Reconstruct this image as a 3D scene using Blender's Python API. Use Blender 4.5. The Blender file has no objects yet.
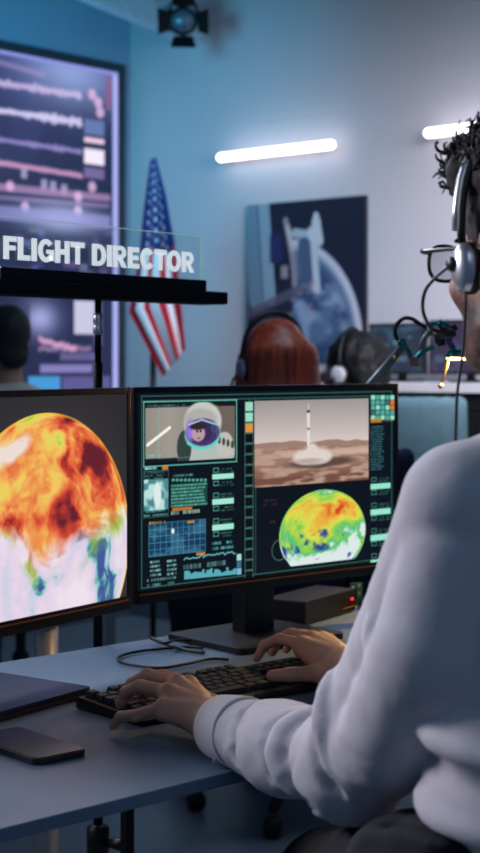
import bpy, bmesh, math, random
import numpy as np
from mathutils import Vector, Matrix

SC = bpy.context.scene
COL = SC.collection
PI = math.pi
random.seed(7)
RNG = np.random.RandomState(11)

# ------------------------------------------------------------------ camera
CZ = 1.24            # height of the lens above the floor
FP = 1538.0          # focal length in pixels of the 480 px wide frame
cam_data = bpy.data.cameras.new('camera')
cam = bpy.data.objects.new('camera', cam_data)
COL.objects.link(cam)
cam.location = (0, 0, CZ)
cam.rotation_euler = (PI/2, 0, 0)
cam_data.sensor_fit = 'HORIZONTAL'
cam_data.sensor_width = 36.0
cam_data.lens = 36.0*FP/480.0
cam_data.shift_y = -(426.5-360.0)/480.0
cam_data.clip_start = 0.05
cam_data.dof.use_dof = True
cam_data.dof.focus_distance = 2.15
cam_data.dof.aperture_fstop = 11.0
SC.camera = cam

# ------------------------------------------------------------------ world, lights, exposure
def lin(c):
    c = np.asarray(c, dtype=float)
    return np.where(c <= 0.04045, c/12.92, ((c+0.055)/1.055)**2.4)

def L255(r, g, b):
    v = lin(np.array([r, g, b])/255.0)
    return (float(v[0]), float(v[1]), float(v[2]))

SC.view_settings.view_transform = 'Standard'
SC.view_settings.look = 'None'
SC.view_settings.gamma = 1.0
SC.view_settings.exposure = 0.0
SC.view_settings.use_curve_mapping = False

world = bpy.data.worlds.new('world')
SC.world = world
world.use_nodes = True
bg = world.node_tree.nodes['Background']
bg.inputs[0].default_value = (0.22, 0.42, 0.78, 1)
bg.inputs[1].default_value = 0.13

def area_light(name, loc, target, size, power, color, size_y=None, spread=180):
    d = bpy.data.lights.new(name, 'AREA')
    d.energy = power
    d.color = color
    d.size = size
    if size_y:
        d.shape = 'RECTANGLE'
        d.size_y = size_y
    d.spread = math.radians(spread)
    o = bpy.data.objects.new(name, d)
    COL.objects.link(o)
    o.location = loc
    o.rotation_euler = (Vector(target)-Vector(loc)).to_track_quat('-Z', 'Y').to_euler()
    return o

# unseen key light added at the left for the shirt, lavender white
area_light('left_key_light', (-1.75, 2.35, 2.0), (0.25, 1.6, 0.95), 0.8, 8.0, (0.95, 0.90, 1.0), spread=78)
# dim blue fill added behind the camera to lift the shirt's shaded side
area_light('aisle_fill_light', (0.5, -0.5, 2.9), (0.25, 1.7, 0.9), 1.2, 7.5, (0.50, 0.72, 1.0))
# teal blue wash on the corner of the room
area_light('corner_wash_light', (-1.0, 5.3, 2.4), (-0.60, 7.5, 2.05), 0.6, 13, (0.09, 0.50, 0.76), spread=95)
# unseen lavender wash added to brighten the pale wall round the poster
area_light('wall_wash_light', (1.2, 4.3, 2.0), (0.78, 6.65, 1.42), 1.1, 14.5, (0.95, 0.88, 0.98), spread=66)
# teal light on the upper wall
area_light('upper_wash_light', (1.9, 4.7, 3.15), (1.0, 6.5, 2.95), 0.8, 7.5, (0.08, 0.60, 0.75), spread=120)
# soft rim from above the screens at the front left
area_light('rim_light', (-0.9, 4.2, 2.6), (0.25, 1.6, 1.0), 0.7, 9, (0.75, 0.85, 1.0), spread=90)
# unseen cool fill added above the back rows
area_light('rear_fill_light', (0.6, 4.2, 3.15), (0.5, 4.9, 0.8), 1.2, 9, (0.62, 0.80, 1.0), spread=110)

# ------------------------------------------------------------------ helpers: coordinates
def P(px, py, Y):
    """world point that the photograph shows at (px, py), at distance Y"""
    return Vector(((px-240.0)/FP*Y, Y, CZ-(py-360.0)/FP*Y))

DX, DY = 0.731, 0.682                # the direction the desk runs in
DESK_ANG = math.atan2(DY, DX)
def desk_w(s, n, z):                 # desk frame (along, across) to world
    return Vector((s*DX-n*DY, s*DY+n*DX, z))
DESK_Z = 0.74
def on_desk(px, py, h=0.0):
    z = DESK_Z+h
    return P(px, py, (CZ-z)*FP/(py-360.0))

# ------------------------------------------------------------------ helpers: objects
def empty(name, loc=(0, 0, 0), rz=0.0):
    o = bpy.data.objects.new(name, None)
    o.empty_display_size = 0.1
    COL.objects.link(o)
    o.location = loc
    o.rotation_euler = (0, 0, rz)
    return o

def tag(o, label, cat, group=None):
    o['label'] = label
    o['category'] = cat
    if group:
        o['group'] = group
    return o

def structure(o):
    o['kind'] = 'structure'
    return o

def mesh_np(name, verts, faces, material, parent=None, smooth=True, colors=None):
    """verts (n,3) array, faces (m,4) or (m,3) int array"""
    verts = np.asarray(verts, dtype=np.float32)
    faces = np.asarray(faces, dtype=np.int32)
    k = faces.shape[1]
    me = bpy.data.meshes.new(name)
    me.vertices.add(len(verts))
    me.vertices.foreach_set('co', verts.ravel())
    me.loops.add(faces.size)
    me.loops.foreach_set('vertex_index', faces.ravel())
    me.polygons.add(len(faces))
    me.polygons.foreach_set('loop_start', np.arange(0, faces.size, k, dtype=np.int32))
    me.polygons.foreach_set('use_smooth', np.full(len(faces), smooth, dtype=bool))
    me.update(calc_edges=True)
    if colors is not None:
        at = me.color_attributes.new('Col', 'FLOAT_COLOR', 'POINT')
        c = np.ones((len(verts), 4), dtype=np.float32)
        c[:, :3] = colors
        at.data.foreach_set('color', c.ravel())
    me.materials.append(material)
    o = bpy.data.objects.new(name, me)
    COL.objects.link(o)
    o.parent = parent
    return o

def ring_frame(t):
    t = Vector(t).normalized()
    up = Vector((0, 0, 1)) if abs(t.z) < 0.9 else Vector((1, 0, 0))
    a = t.cross(up).normalized()
    return a, t.cross(a).normalized()

def catmull(pts, n=8):
    pts = [Vector(p) for p in pts]
    q = [pts[0]*2-pts[1]]+pts+[pts[-1]*2-pts[-2]]
    out = []
    for i in range(1, len(q)-2):
        p0, p1, p2, p3 = q[i-1], q[i], q[i+1], q[i+2]
        for k in range(n):
            t = k/n
            out.append(0.5*((2*p1)+(p2-p0)*t+(2*p0-5*p1+4*p2-p3)*t*t+(3*p1-p0-3*p2+p3)*t**3))
    out.append(pts[-1])
    return out

class MB:
    """collects shapes and links them as ONE mesh object"""
    def __init__(self):
        self.v, self.f, self.s = [], [], []
    def add(self, vs, fs, smooth=False):
        b = len(self.v)
        self.v += [tuple(x) for x in vs]
        self.f += [tuple(i+b for i in f) for f in fs]
        self.s += [smooth]*len(fs)
        return self
    def box(self, c, d, rot=None):
        c = Vector(c)
        hx, hy, hz = d[0]/2, d[1]/2, d[2]/2
        vs = []
        for x, y, z in ((-1, -1, -1), (1, -1, -1), (1, 1, -1), (-1, 1, -1), (-1, -1, 1), (1, -1, 1), (1, 1, 1), (-1, 1, 1)):
            p = Vector((x*hx, y*hy, z*hz))
            if rot is not None:
                p = rot @ p
            vs.append(c+p)
        return self.add(vs, [(0, 3, 2, 1), (4, 5, 6, 7), (0, 1, 5, 4), (1, 2, 6, 5), (2, 3, 7, 6), (3, 0, 4, 7)])
    def tube(self, pts, r, seg=10, cap=True):
        pts = [Vector(p) for p in pts]
        n = len(pts)
        rs = r if isinstance(r, (list, tuple)) else [r]*n
        vs, fs = [], []
        a = None
        for i, p in enumerate(pts):
            t = (pts[min(i+1, n-1)]-pts[max(i-1, 0)]).normalized()
            if a is None:
                a, b = ring_frame(t)
            else:
                a = (a-t*a.dot(t)).normalized()
                b = t.cross(a).normalized()
            for k in range(seg):
                w = 2*PI*k/seg
                vs.append(p+(a*math.cos(w)+b*math.sin(w))*rs[i])
        for i in range(n-1):
            for k in range(seg):
                k2 = (k+1) % seg
                fs.append((i*seg+k, i*seg+k2, (i+1)*seg+k2, (i+1)*seg+k))
        self.add(vs, fs, True)
        if cap:
            b0 = len(self.v)-n*seg
            self.f.append(tuple(b0+k for k in reversed(range(seg))))
            self.f.append(tuple(b0+(n-1)*seg+k for k in range(seg)))
            self.s += [False, False]
        return self
    def lathe(self, c, axis, prof, seg=24):
        """prof: list of (radius, height along the axis)"""
        c = Vector(c)
        t = Vector(axis).normalized()
        a, b = ring_frame(t)
        vs, fs = [], []
        for r, h in prof:
            for k in range(seg):
                w = 2*PI*k/seg
                vs.append(c+t*h+(a*math.cos(w)+b*math.sin(w))*max(r, 1e-5))
        for i in range(len(prof)-1):
            for k in range(seg):
                k2 = (k+1) % seg
                fs.append((i*seg+k, i*seg+k2, (i+1)*seg+k2, (i+1)*seg+k))
        return self.add(vs, fs, True)
    def prism(self, poly, h0, h1, M=None):
        """2D polygon extruded along z from h0 to h1, M maps the local point"""
        n = len(poly)
        vs = [Vector((x, y, h0)) for x, y in poly]+[Vector((x, y, h1)) for x, y in poly]
        if M is not None:
            vs = [M @ v for v in vs]
        fs = [tuple(reversed(range(n))), tuple(range(n, 2*n))]
        fs += [(i, (i+1) % n, n+(i+1) % n, n+i) for i in range(n)]
        return self.add(vs, fs)
    def sphere(self, c, r, seg=14, rings=8):
        prof = [(r*math.sin(PI*i/rings), -r*math.cos(PI*i/rings)) for i in range(rings+1)]
        return self.lathe(c, (0, 0, 1), prof, seg)
    def build(self, name, material, parent=None, bevel=0.0, seg=2):
        me = bpy.data.meshes.new(name)
        me.from_pydata(self.v, [], self.f)
        me.polygons.foreach_set('use_smooth', np.array(self.s, dtype=bool))
        bm = bmesh.new()
        bm.from_mesh(me)
        bmesh.ops.recalc_face_normals(bm, faces=bm.faces)
        if bevel > 0:
            es = [e for e in bm.edges if len(e.link_faces) == 2 and e.calc_face_angle(0) > 0.6]
            bmesh.ops.bevel(bm, geom=es, offset=bevel, segments=seg, profile=0.7, affect='EDGES', clamp_overlap=True)
        bm.to_mesh(me)
        bm.free()
        me.materials.append(material)
        o = bpy.data.objects.new(name, me)
        COL.objects.link(o)
        o.parent = parent
        return o

def rounded_rect(w, h, r, seg=5):
    out = []
    for cx, cy, a0 in ((w/2-r, h/2-r, 0), (-w/2+r, h/2-r, 90), (-w/2+r, -h/2+r, 180), (w/2-r, -h/2+r, 270)):
        for i in range(seg+1):
            a = math.radians(a0+90*i/seg)
            out.append((cx+r*math.cos(a), cy+r*math.sin(a)))
    return out

def copy_tree(o, parent=None):
    c = o.copy()
    COL.objects.link(c)
    c.parent = parent
    for ch in list(o.children):
        copy_tree(ch, c)
    return c

# ------------------------------------------------------------------ helpers: materials
def pmat(name, col, rough=0.5, metal=0.0, var=0.08, scale=30.0, bump=0.0, bscale=None, spec=0.5, emit=None, estr=0.0,
         trans=0.0, ior=1.45, sheen=0.0, sss=0.0, stretch=None):
    m = bpy.data.materials.new(name)
    m.use_nodes = True
    nt = m.node_tree
    b = nt.nodes['Principled BSDF']
    c = L255(*col)
    tc = nt.nodes.new('ShaderNodeTexCoord')
    nz = nt.nodes.new('ShaderNodeTexNoise')
    nz.inputs['Scale'].default_value = scale
    nz.inputs['Detail'].default_value = 4
    if stretch:
        mp = nt.nodes.new('ShaderNodeMapping')
        mp.inputs['Scale'].default_value = stretch
        nt.links.new(tc.outputs['Object'], mp.inputs['Vector'])
        nt.links.new(mp.outputs['Vector'], nz.inputs['Vector'])
    else:
        nt.links.new(tc.outputs['Object'], nz.inputs['Vector'])
    rp = nt.nodes.new('ShaderNodeValToRGB')
    rp.color_ramp.elements[0].position = 0.3
    rp.color_ramp.elements[1].position = 0.7
    rp.color_ramp.elements[0].color = tuple(x*(1-var) for x in c)+(1,)
    rp.color_ramp.elements[1].color = tuple(min(1, x*(1+var)) for x in c)+(1,)
    nt.links.new(nz.outputs['Fac'], rp.inputs['Fac'])
    nt.links.new(rp.outputs['Color'], b.inputs['Base Color'])
    b.inputs['Roughness'].default_value = rough
    b.inputs['Metallic'].default_value = metal
    b.inputs['Specular IOR Level'].default_value = spec
    b.inputs['IOR'].default_value = ior
    if trans:
        b.inputs['Transmission Weight'].default_value = trans
    if sheen:
        b.inputs['Sheen Weight'].default_value = sheen
    if sss:
        b.inputs['Subsurface Weight'].default_value = sss
        b.inputs['Subsurface Radius'].default_value = (0.012, 0.005, 0.003)
        b.inputs['Subsurface Scale'].default_value = 1.0
    if emit:
        b.inputs['Emission Color'].default_value = L255(*emit)+(1,)
        b.inputs['Emission Strength'].default_value = estr
    if bump:
        bp = nt.nodes.new('ShaderNodeBump')
        bp.inputs['Strength'].default_value = bump
        bp.inputs['Distance'].default_value = 0.002
        n2 = nt.nodes.new('ShaderNodeTexNoise')
        n2.inputs['Scale'].default_value = bscale or scale*4
        n2.inputs['Detail'].default_value = 3
        nt.links.new(tc.outputs['Object'], n2.inputs['Vector'])
        nt.links.new(n2.outputs['Fac'], bp.inputs['Height'])
        nt.links.new(bp.outputs['Normal'], b.inputs['Normal'])
    return m

def attr_mat(name, rough=0.6, emit=0.0, spec=0.3, bump=0.0, bscale=300, sss=0.0):
    """colours come from the mesh's own colour attribute; emit > 0 for a lit screen"""
    m = bpy.data.materials.new(name)
    m.use_nodes = True
    nt = m.node_tree
    b = nt.nodes['Principled BSDF']
    at = nt.nodes.new('ShaderNodeVertexColor')
    at.layer_name = 'Col'
    b.inputs['Roughness'].default_value = rough
    b.inputs['Specular IOR Level'].default_value = spec
    if emit:
        b.inputs['Base Color'].default_value = (0.012, 0.012, 0.014, 1)
        nt.links.new(at.outputs['Color'], b.inputs['Emission Color'])
        b.inputs['Emission Strength'].default_value = emit
    else:
        nt.links.new(at.outputs['Color'], b.inputs['Base Color'])
    if sss:
        b.inputs['Subsurface Weight'].default_value = sss
        b.inputs['Subsurface Radius'].default_value = (0.012, 0.005, 0.003)
        b.inputs['Subsurface Scale'].default_value = 1.0
    if bump:
        tc = nt.nodes.new('ShaderNodeTexCoord')
        bp = nt.nodes.new('ShaderNodeBump')
        bp.inputs['Strength'].default_value = bump
        bp.inputs['Distance'].default_value = 0.002
        n2 = nt.nodes.new('ShaderNodeTexNoise')
        n2.inputs['Scale'].default_value = bscale
        nt.links.new(tc.outputs['Object'], n2.inputs['Vector'])
        nt.links.new(n2.outputs['Fac'], bp.inputs['Height'])
        nt.links.new(bp.outputs['Normal'], b.inputs['Normal'])
    return m

M_BLACK = pmat('black_plastic', (26, 26, 29), 0.42, bump=0.05)
M_BLACKGLOSS = pmat('black_gloss', (12, 12, 15), 0.22, spec=0.25)
M_BEZEL = pmat('bezel_plastic', (24, 24, 28), 0.35)
M_BLACKMETAL = pmat('black_metal', (24, 25, 28), 0.4, 0.6)
M_CHROME = pmat('brushed_chrome', (205, 208, 210), 0.38, 0.55, scale=60)
M_SILVER = pmat('silver_plastic', (205, 208, 214), 0.3, 0.7)
M_COPPER = pmat('copper_tone', (200, 125, 75), 0.35, 0.7)
M_CABLE = pmat('cable_rubber', (16, 16, 18), 0.5)
M_DESK = pmat('desk_laminate', (98, 122, 148), 0.42, var=0.03, scale=14)
M_DESKEDGE = pmat('desk_edge', (120, 122, 130), 0.5)
M_WHITE = pmat('white_laminate', (205, 208, 212), 0.45, var=0.03)
M_WALLL = pmat('left_wall_paint', (120, 150, 176), 0.85, var=0.03, scale=2.0, bump=0.1, bscale=60)
M_WALLR = None
M_FLOOR = pmat('floor_vinyl', (120, 132, 142), 0.35, var=0.12, scale=1.6)
M_CEIL = pmat('ceiling_paint', (120, 140, 155), 0.9)

# ------------------------------------------------------------------ helpers: value noise in numpy
_T = RNG.rand(32, 32, 32).astype(np.float32)
def vnoise(x, y, z):
    xi, yi, zi = np.floor(x).astype(int), np.floor(y).astype(int), np.floor(z).astype(int)
    fx, fy, fz = x-xi, y-yi, z-zi
    fx, fy, fz = fx*fx*(3-2*fx), fy*fy*(3-2*fy), fz*fz*(3-2*fz)
    g = lambda a, b, c: _T[(xi+a) % 32, (yi+b) % 32, (zi+c) % 32]
    x00 = g(0, 0, 0)*(1-fx)+g(1, 0, 0)*fx
    x10 = g(0, 1, 0)*(1-fx)+g(1, 1, 0)*fx
    x01 = g(0, 0, 1)*(1-fx)+g(1, 0, 1)*fx
    x11 = g(0, 1, 1)*(1-fx)+g(1, 1, 1)*fx
    return (x00*(1-fy)+x10*fy)*(1-fz)+(x01*(1-fy)+x11*fy)*fz
def fbm(x, y, z, o=4):
    s, a, t = 0, 0.5, 0
    for i in range(o):
        s = s+a*vnoise(x*2**i+17.3*i, y*2**i+5.1*i, z*2**i+9.7*i)
        t += a
        a *= 0.5
    return s/t

# ------------------------------------------------------------------ helpers: smooth bodies from distance fields
class Field:
    def __init__(self, lo, hi, h):
        self.lo, self.h = np.array(lo, dtype=float), h
        self.n = np.ceil((np.array(hi)-self.lo)/h).astype(int)+1
        self.F = np.ones(tuple(self.n), dtype=np.float32)
        self.ax = [self.lo[i]+h*np.arange(self.n[i]) for i in range(3)]
    def sub(self, lo, hi, m):
        sl = []
        for i in range(3):
            a = max(0, int(math.floor((lo[i]-m-self.lo[i])/self.h)))
            b = min(self.n[i], int(math.ceil((hi[i]+m-self.lo[i])/self.h))+1)
            if b <= a:
                return None, None
            sl.append(slice(a, b))
        X = self.ax[0][sl[0]][:, None, None]
        Y = self.ax[1][sl[1]][None, :, None]
        Z = self.ax[2][sl[2]][None, None, :]
        return tuple(sl), (X, Y, Z)
    def mix(self, sl, d, k, mode):
        F = self.F[sl]
        d = d.astype(np.float32)
        if mode == 'add':
            if k > 0:
                q = np.maximum(k-np.abs(F-d), 0)/k
                self.F[sl] = np.minimum(F, d)-q*q*k*0.25
            else:
                self.F[sl] = np.minimum(F, d)
        else:
            d = -d
            if k > 0:
                q = np.maximum(k-np.abs(F-d), 0)/k
                self.F[sl] = np.maximum(F, d)+q*q*k*0.25
            else:
                self.F[sl] = np.maximum(F, d)
    def cone(self, a, b, ra, rb=None, k=0.01, mode='add'):
        rb = ra if rb is None else rb
        a, b = np.array(a, dtype=float), np.array(b, dtype=float)
        R = max(ra, rb)
        sl, g = self.sub(np.minimum(a, b)-R, np.maximum(a, b)+R, k+3*self.h)
        if sl is None:
            return self
        X, Y, Z = g
        ab = b-a
        L2 = max(1e-12, float(ab @ ab))
        t = np.clip(((X-a[0])*ab[0]+(Y-a[1])*ab[1]+(Z-a[2])*ab[2])/L2, 0, 1)
        d = np.sqrt((X-a[0]-t*ab[0])**2+(Y-a[1]-t*ab[1])**2+(Z-a[2]-t*ab[2])**2)-(ra+(rb-ra)*t)
        self.mix(sl, d, k, mode)
        return self
    def chain(self, pts, rs, k=0.006, mode='add'):
        for i in range(len(pts)-1):
            self.cone(pts[i], pts[i+1], rs[i], rs[i+1], k, mode)
        return self
    def ell(self, c, r, axes=None, k=0.01, mode='add'):
        c = np.array(c, dtype=float)
        R = max(r)
        sl, g = self.sub(c-R, c+R, k+3*self.h)
        if sl is None:
            return self
        X, Y, Z = g[0]-c[0], g[1]-c[1], g[2]-c[2]
        if axes is None:
            U, V, W = X, Y, Z
        else:
            U, V, W = [X*float(e[0])+Y*float(e[1])+Z*float(e[2]) for e in axes]
        k0 = np.sqrt((U/r[0])**2+(V/r[1])**2+(W/r[2])**2)
        k1 = np.sqrt((U/r[0]**2)**2+(V/r[1]**2)**2+(W/r[2]**2)**2)
        d = k0*(k0-1)/np.maximum(k1, 1e-9)
        self.mix(sl, d, k, mode)
        return self
    def rbox(self, c, half, r, axes=None, k=0.0, mode='add'):
        c = np.array(c, dtype=float)
        R = float(np.linalg.norm(half))
        sl, g = self.sub(c-R, c+R, k+3*self.h)
        if sl is None:
            return self
        X, Y, Z = g[0]-c[0], g[1]-c[1], g[2]-c[2]
        U, V, W = (X, Y, Z) if axes is None else [X*float(e[0])+Y*float(e[1])+Z*float(e[2]) for e in axes]
        qx, qy, qz = np.abs(U)-half[0]+r, np.abs(V)-half[1]+r, np.abs(W)-half[2]+r
        d = np.sqrt(np.maximum(qx, 0)**2+np.maximum(qy, 0)**2+np.maximum(qz, 0)**2)+np.minimum(np.maximum(qx, np.maximum(qy, qz)), 0)-r
        self.mix(sl, d, k, mode)
        return self
    def cut(self, p, nrm, lo=None, hi=None, k=0.0):
        """take away everything on the side the normal points to"""
        p, nrm = np.array(p, dtype=float), np.array(nrm, dtype=float)
        nrm = nrm/np.linalg.norm(nrm)
        lo = self.lo if lo is None else lo
        hi = self.lo+self.h*self.n if hi is None else hi
        sl, (X, Y, Z) = self.sub(lo, hi, 0)
        d = (X-p[0])*nrm[0]+(Y-p[1])*nrm[1]+(Z-p[2])*nrm[2]
        d = np.broadcast_to(d, self.F[sl].shape)
        self.mix(sl, -d, k, 'sub')
        return self
    def displace(self, fn, band=0.05):
        idx = np.nonzero(np.abs(self.F) < band)
        x, y, z = [self.ax[i][idx[i]] for i in range(3)]
        self.F[idx] += fn(x, y, z).astype(np.float32)
        return self
    def surface(self):
        F, h = self.F, self.h
        F[0], F[-1] = 1, 1
        F[:, 0], F[:, -1] = 1, 1
        F[:, :, 0], F[:, :, -1] = 1, 1
        S = F < 0
        nx, ny, nz = F.shape
        cnt = np.zeros((nx-1, ny-1, nz-1), dtype=np.int8)
        for dx in (0, 1):
            for dy in (0, 1):
                for dz in (0, 1):
                    cnt += S[dx:nx-1+dx, dy:ny-1+dy, dz:nz-1+dz]
        act = (cnt > 0) & (cnt < 8)
        I, J, K = np.nonzero(act)
        vid = np.full(act.shape, -1, dtype=np.int32)
        vid[I, J, K] = np.arange(len(I))
        acc = np.zeros((len(I), 3))
        num = np.zeros(len(I))
        corners = [(a, b, c) for a in (0, 1) for b in (0, 1) for c in (0, 1)]
        for a in corners:
            for ax in range(3):
                if a[ax]:
                    continue
                b = list(a)
                b[ax] = 1
                fa = F[I+a[0], J+a[1], K+a[2]]
                fb = F[I+b[0], J+b[1], K+b[2]]
                m = (fa < 0) != (fb < 0)
                t = np.where(m, fa/np.where(m, fa-fb, 1), 0)
                p = np.array(a, dtype=float)[None, :].repeat(len(I), 0)
                p[:, ax] = t
                acc[m] += p[m]
                num[m] += 1
        V = self.lo+h*(np.stack([I, J, K], 1)+acc/num[:, None])
        faces = []
        for ax in range(3):
            o1, o2 = [(1, 2), (2, 0), (0, 1)][ax]
            sl0 = [slice(None)]*3
            sl1 = [slice(None)]*3
            sl0[ax], sl1[ax] = slice(0, -1), slice(1, None)
            A, B = S[tuple(sl0)], S[tuple(sl1)]
            E = np.nonzero(A != B)
            E = np.stack(E, 1)
            ok = (E[:, o1] > 0) & (E[:, o2] > 0) & (E[:, o1] < F.shape[o1]-1) & (E[:, o2] < F.shape[o2]-1)
            E = E[ok]
            ins = A[tuple(E.T)]
            def at(d1, d2):
                q = E.copy()
                q[:, o1] += d1
                q[:, o2] += d2
                return vid[tuple(q.T)]
            q = np.stack([at(-1, -1), at(0, -1), at(0, 0), at(-1, 0)], 1)
            q[~ins] = q[~ins][:, ::-1]
            faces.append(q)
        Q = np.concatenate(faces)
        Q = Q[(Q >= 0).all(1)]
        return V, Q
    def build(self, name, material, parent=None, offset=(0, 0, 0), relax=2, colfn=None):
        V, Q = self.surface()
        V = relaxed(V, Q, relax)
        cols = colfn(V[:, 0], V[:, 1], V[:, 2]) if colfn else None
        return mesh_np(name, V-np.array(offset, dtype=float), Q, material, parent, True, cols)

def relaxed(V, Q, it, w=0.5):
    e = np.concatenate([Q[:, [0, 1]], Q[:, [1, 2]], Q[:, [2, 3]], Q[:, [3, 0]]])
    for _ in range(it):
        deg = np.bincount(e[:, 0], minlength=len(V))+np.bincount(e[:, 1], minlength=len(V))
        s = np.stack([np.bincount(e[:, 0], V[e[:, 1], i], len(V))+np.bincount(e[:, 1], V[e[:, 0], i], len(V)) for i in range(3)], 1)
        V = V*(1-w)+w*s/np.maximum(deg, 1)[:, None]
    return V

# ------------------------------------------------------------------ helpers: pictures on flat screens (drawn in u, v of the panel)
class Pic:
    def __init__(self, W, H, col):
        self.W, self.H = W, H
        self.a = np.empty((H, W, 3))
        self.a[:] = np.array(col)/255.0
        self.u = ((np.arange(W)+0.5)/W)[None, :].repeat(H, 0)
        self.v = ((np.arange(H)+0.5)/H)[:, None].repeat(W, 1)
    def paint(self, m, col, alpha=1.0):
        m = np.clip(np.asarray(m, dtype=float)*alpha, 0, 1)[..., None]
        col = np.asarray(col, dtype=float)/255.0
        self.a = self.a*(1-m)+col*m
    def rect(self, u0, v0, u1, v1, col, alpha=1.0):
        u0, u1 = min(u0, u1), max(u0, u1)
        v0, v1 = min(v0, v1), max(v0, v1)
        cu = np.clip((np.minimum(self.u+0.5/self.W, u1)-np.maximum(self.u-0.5/self.W, u0))*self.W, 0, 1)
        cv = np.clip((np.minimum(self.v+0.5/self.H, v1)-np.maximum(self.v-0.5/self.H, v0))*self.H, 0, 1)
        self.paint(cu*cv, col, alpha)
    def frame(self, u0, v0, u1, v1, col, t=0.004, alpha=1.0):
        ta = t*self.asp
        u0, u1 = min(u0, u1), max(u0, u1)
        v0, v1 = min(v0, v1), max(v0, v1)
        self.rect(u0, v0, u1, v0+ta, col, alpha)
        self.rect(u0, v1-ta, u1, v1, col, alpha)
        self.rect(u0, v0, u0+t, v1, col, alpha)
        self.rect(u1-t, v0, u1, v1, col, alpha)
    def disc(self, u, v, ru, rv, col, soft=0.08, alpha=1.0):
        d = np.sqrt(((self.u-u)/ru)**2+((self.v-v)/rv)**2)
        self.paint(np.clip((1-d)/soft+0.5, 0, 1), col, alpha)
    def line(self, pts, w, col, alpha=1.0):
        """w in units of v"""
        m = np.zeros_like(self.u)
        for (u0, v0), (u1, v1) in zip(pts[:-1], pts[1:]):
            ax, ay, bx, by = u0*self.asp, v0, u1*self.asp, v1
            X, Y = self.u*self.asp, self.v
            L2 = (bx-ax)**2+(by-ay)**2+1e-12
            t = np.clip(((X-ax)*(bx-ax)+(Y-ay)*(by-ay))/L2, 0, 1)
            d = np.sqrt((X-ax-t*(bx-ax))**2+(Y-ay-t*(by-ay))**2)
            m = np.maximum(m, np.clip((w-d)*self.H+0.5, 0, 1))
        self.paint(m, col, alpha)
    def text(self, u0, v0, u1, v1, col, rows=1, alpha=1.0, dens=0.55, seed=0):
        """rows of tiny unreadable characters"""
        r = np.random.RandomState(seed)
        rh = (v1-v0)/rows
        for i in range(rows):
            u = u0
            end = u1-(u1-u0)*r.rand()*0.25
            while u < end:
                w = rh/self.asp*(0.35+0.5*r.rand())
                if r.rand() < dens+0.25:
                    self.rect(u, v0+rh*(i+0.25), min(u+w*0.8, end), v0+rh*(i+0.8), col, alpha*(0.5+0.5*r.rand()))
                u += w
    asp = 1.77

def pic_mesh(name, pic, origin, eu, ev, material, parent=None):
    """the picture as a fine colour grid; eu, ev span the whole panel"""
    W, H = pic.W, pic.H
    origin, eu, ev = [np.array(x, dtype=float) for x in (origin, eu, ev)]
    uu = np.arange(W)/(W-1)
    vv = np.arange(H)/(H-1)
    V = origin+uu[None, :, None]*eu+vv[:, None, None]*ev
    ids = np.arange(W*H).reshape(H, W)
    Q = np.stack([ids[:-1, :-1], ids[:-1, 1:], ids[1:, 1:], ids[1:, :-1]], -1).reshape(-1, 4)
    return mesh_np(name, V.reshape(-1, 3), Q, material, parent, False, lin(np.clip(pic.a, 0, 1)).reshape(-1, 3))

def ramp(t, stops):
    t = np.clip(t, 0, 1)
    xs = [s[0] for s in stops]
    return np.stack([np.interp(t, xs, [s[1][i] for s in stops]) for i in range(3)], -1)
# ================================================================== THE SETTING
YC = 7.5
CORNER = Vector((-0.0715*YC, YC, 0))
WL = Vector((-0.662, -0.749, 0)).normalized()    # along the left wall, from the corner
WR = Vector((0.749, -0.662, 0)).normalized()     # along the right wall, from the corner
NL = Vector((WL.y, -WL.x, 0))
NL = NL if NL.dot(-CORNER) > 0 else -NL          # left wall's normal, into the room
NR = Vector((-WR.y, WR.x, 0))
NR = NR if NR.dot(-CORNER) > 0 else -NR
ROOM_H = 3.25

def wall_material(name, col, c2):
    """painted blockwork: faint joints, soft mottling"""
    m = pmat(name, col, 0.85, var=0.04, scale=1.6)
    nt = m.node_tree
    b = nt.nodes['Principled BSDF']
    tc = nt.nodes.new('ShaderNodeTexCoord')
    br = nt.nodes.new('ShaderNodeTexBrick')
    br.inputs['Scale'].default_value = 1.0
    br.inputs['Brick Width'].default_value = 1.16
    br.inputs['Row Height'].default_value = 0.58
    br.inputs['Mortar Size'].default_value = 0.008
    br.offset = 0.0
    mp = nt.nodes.new('ShaderNodeMapping')
    mp.inputs['Rotation'].default_value = (PI/2, 0, 0)
    nt.links.new(tc.outputs['Object'], mp.inputs['Vector'])
    nt.links.new(mp.outputs['Vector'], br.inputs['Vector'])
    bp = nt.nodes.new('ShaderNodeBump')
    bp.inputs['Strength'].default_value = 0.5
    bp.inputs['Distance'].default_value = 0.01
    bp.invert = True
    nt.links.new(br.outputs['Fac'], bp.inputs['Height'])
    nt.links.new(bp.outputs['Normal'], b.inputs['Normal'])
    return m

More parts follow.
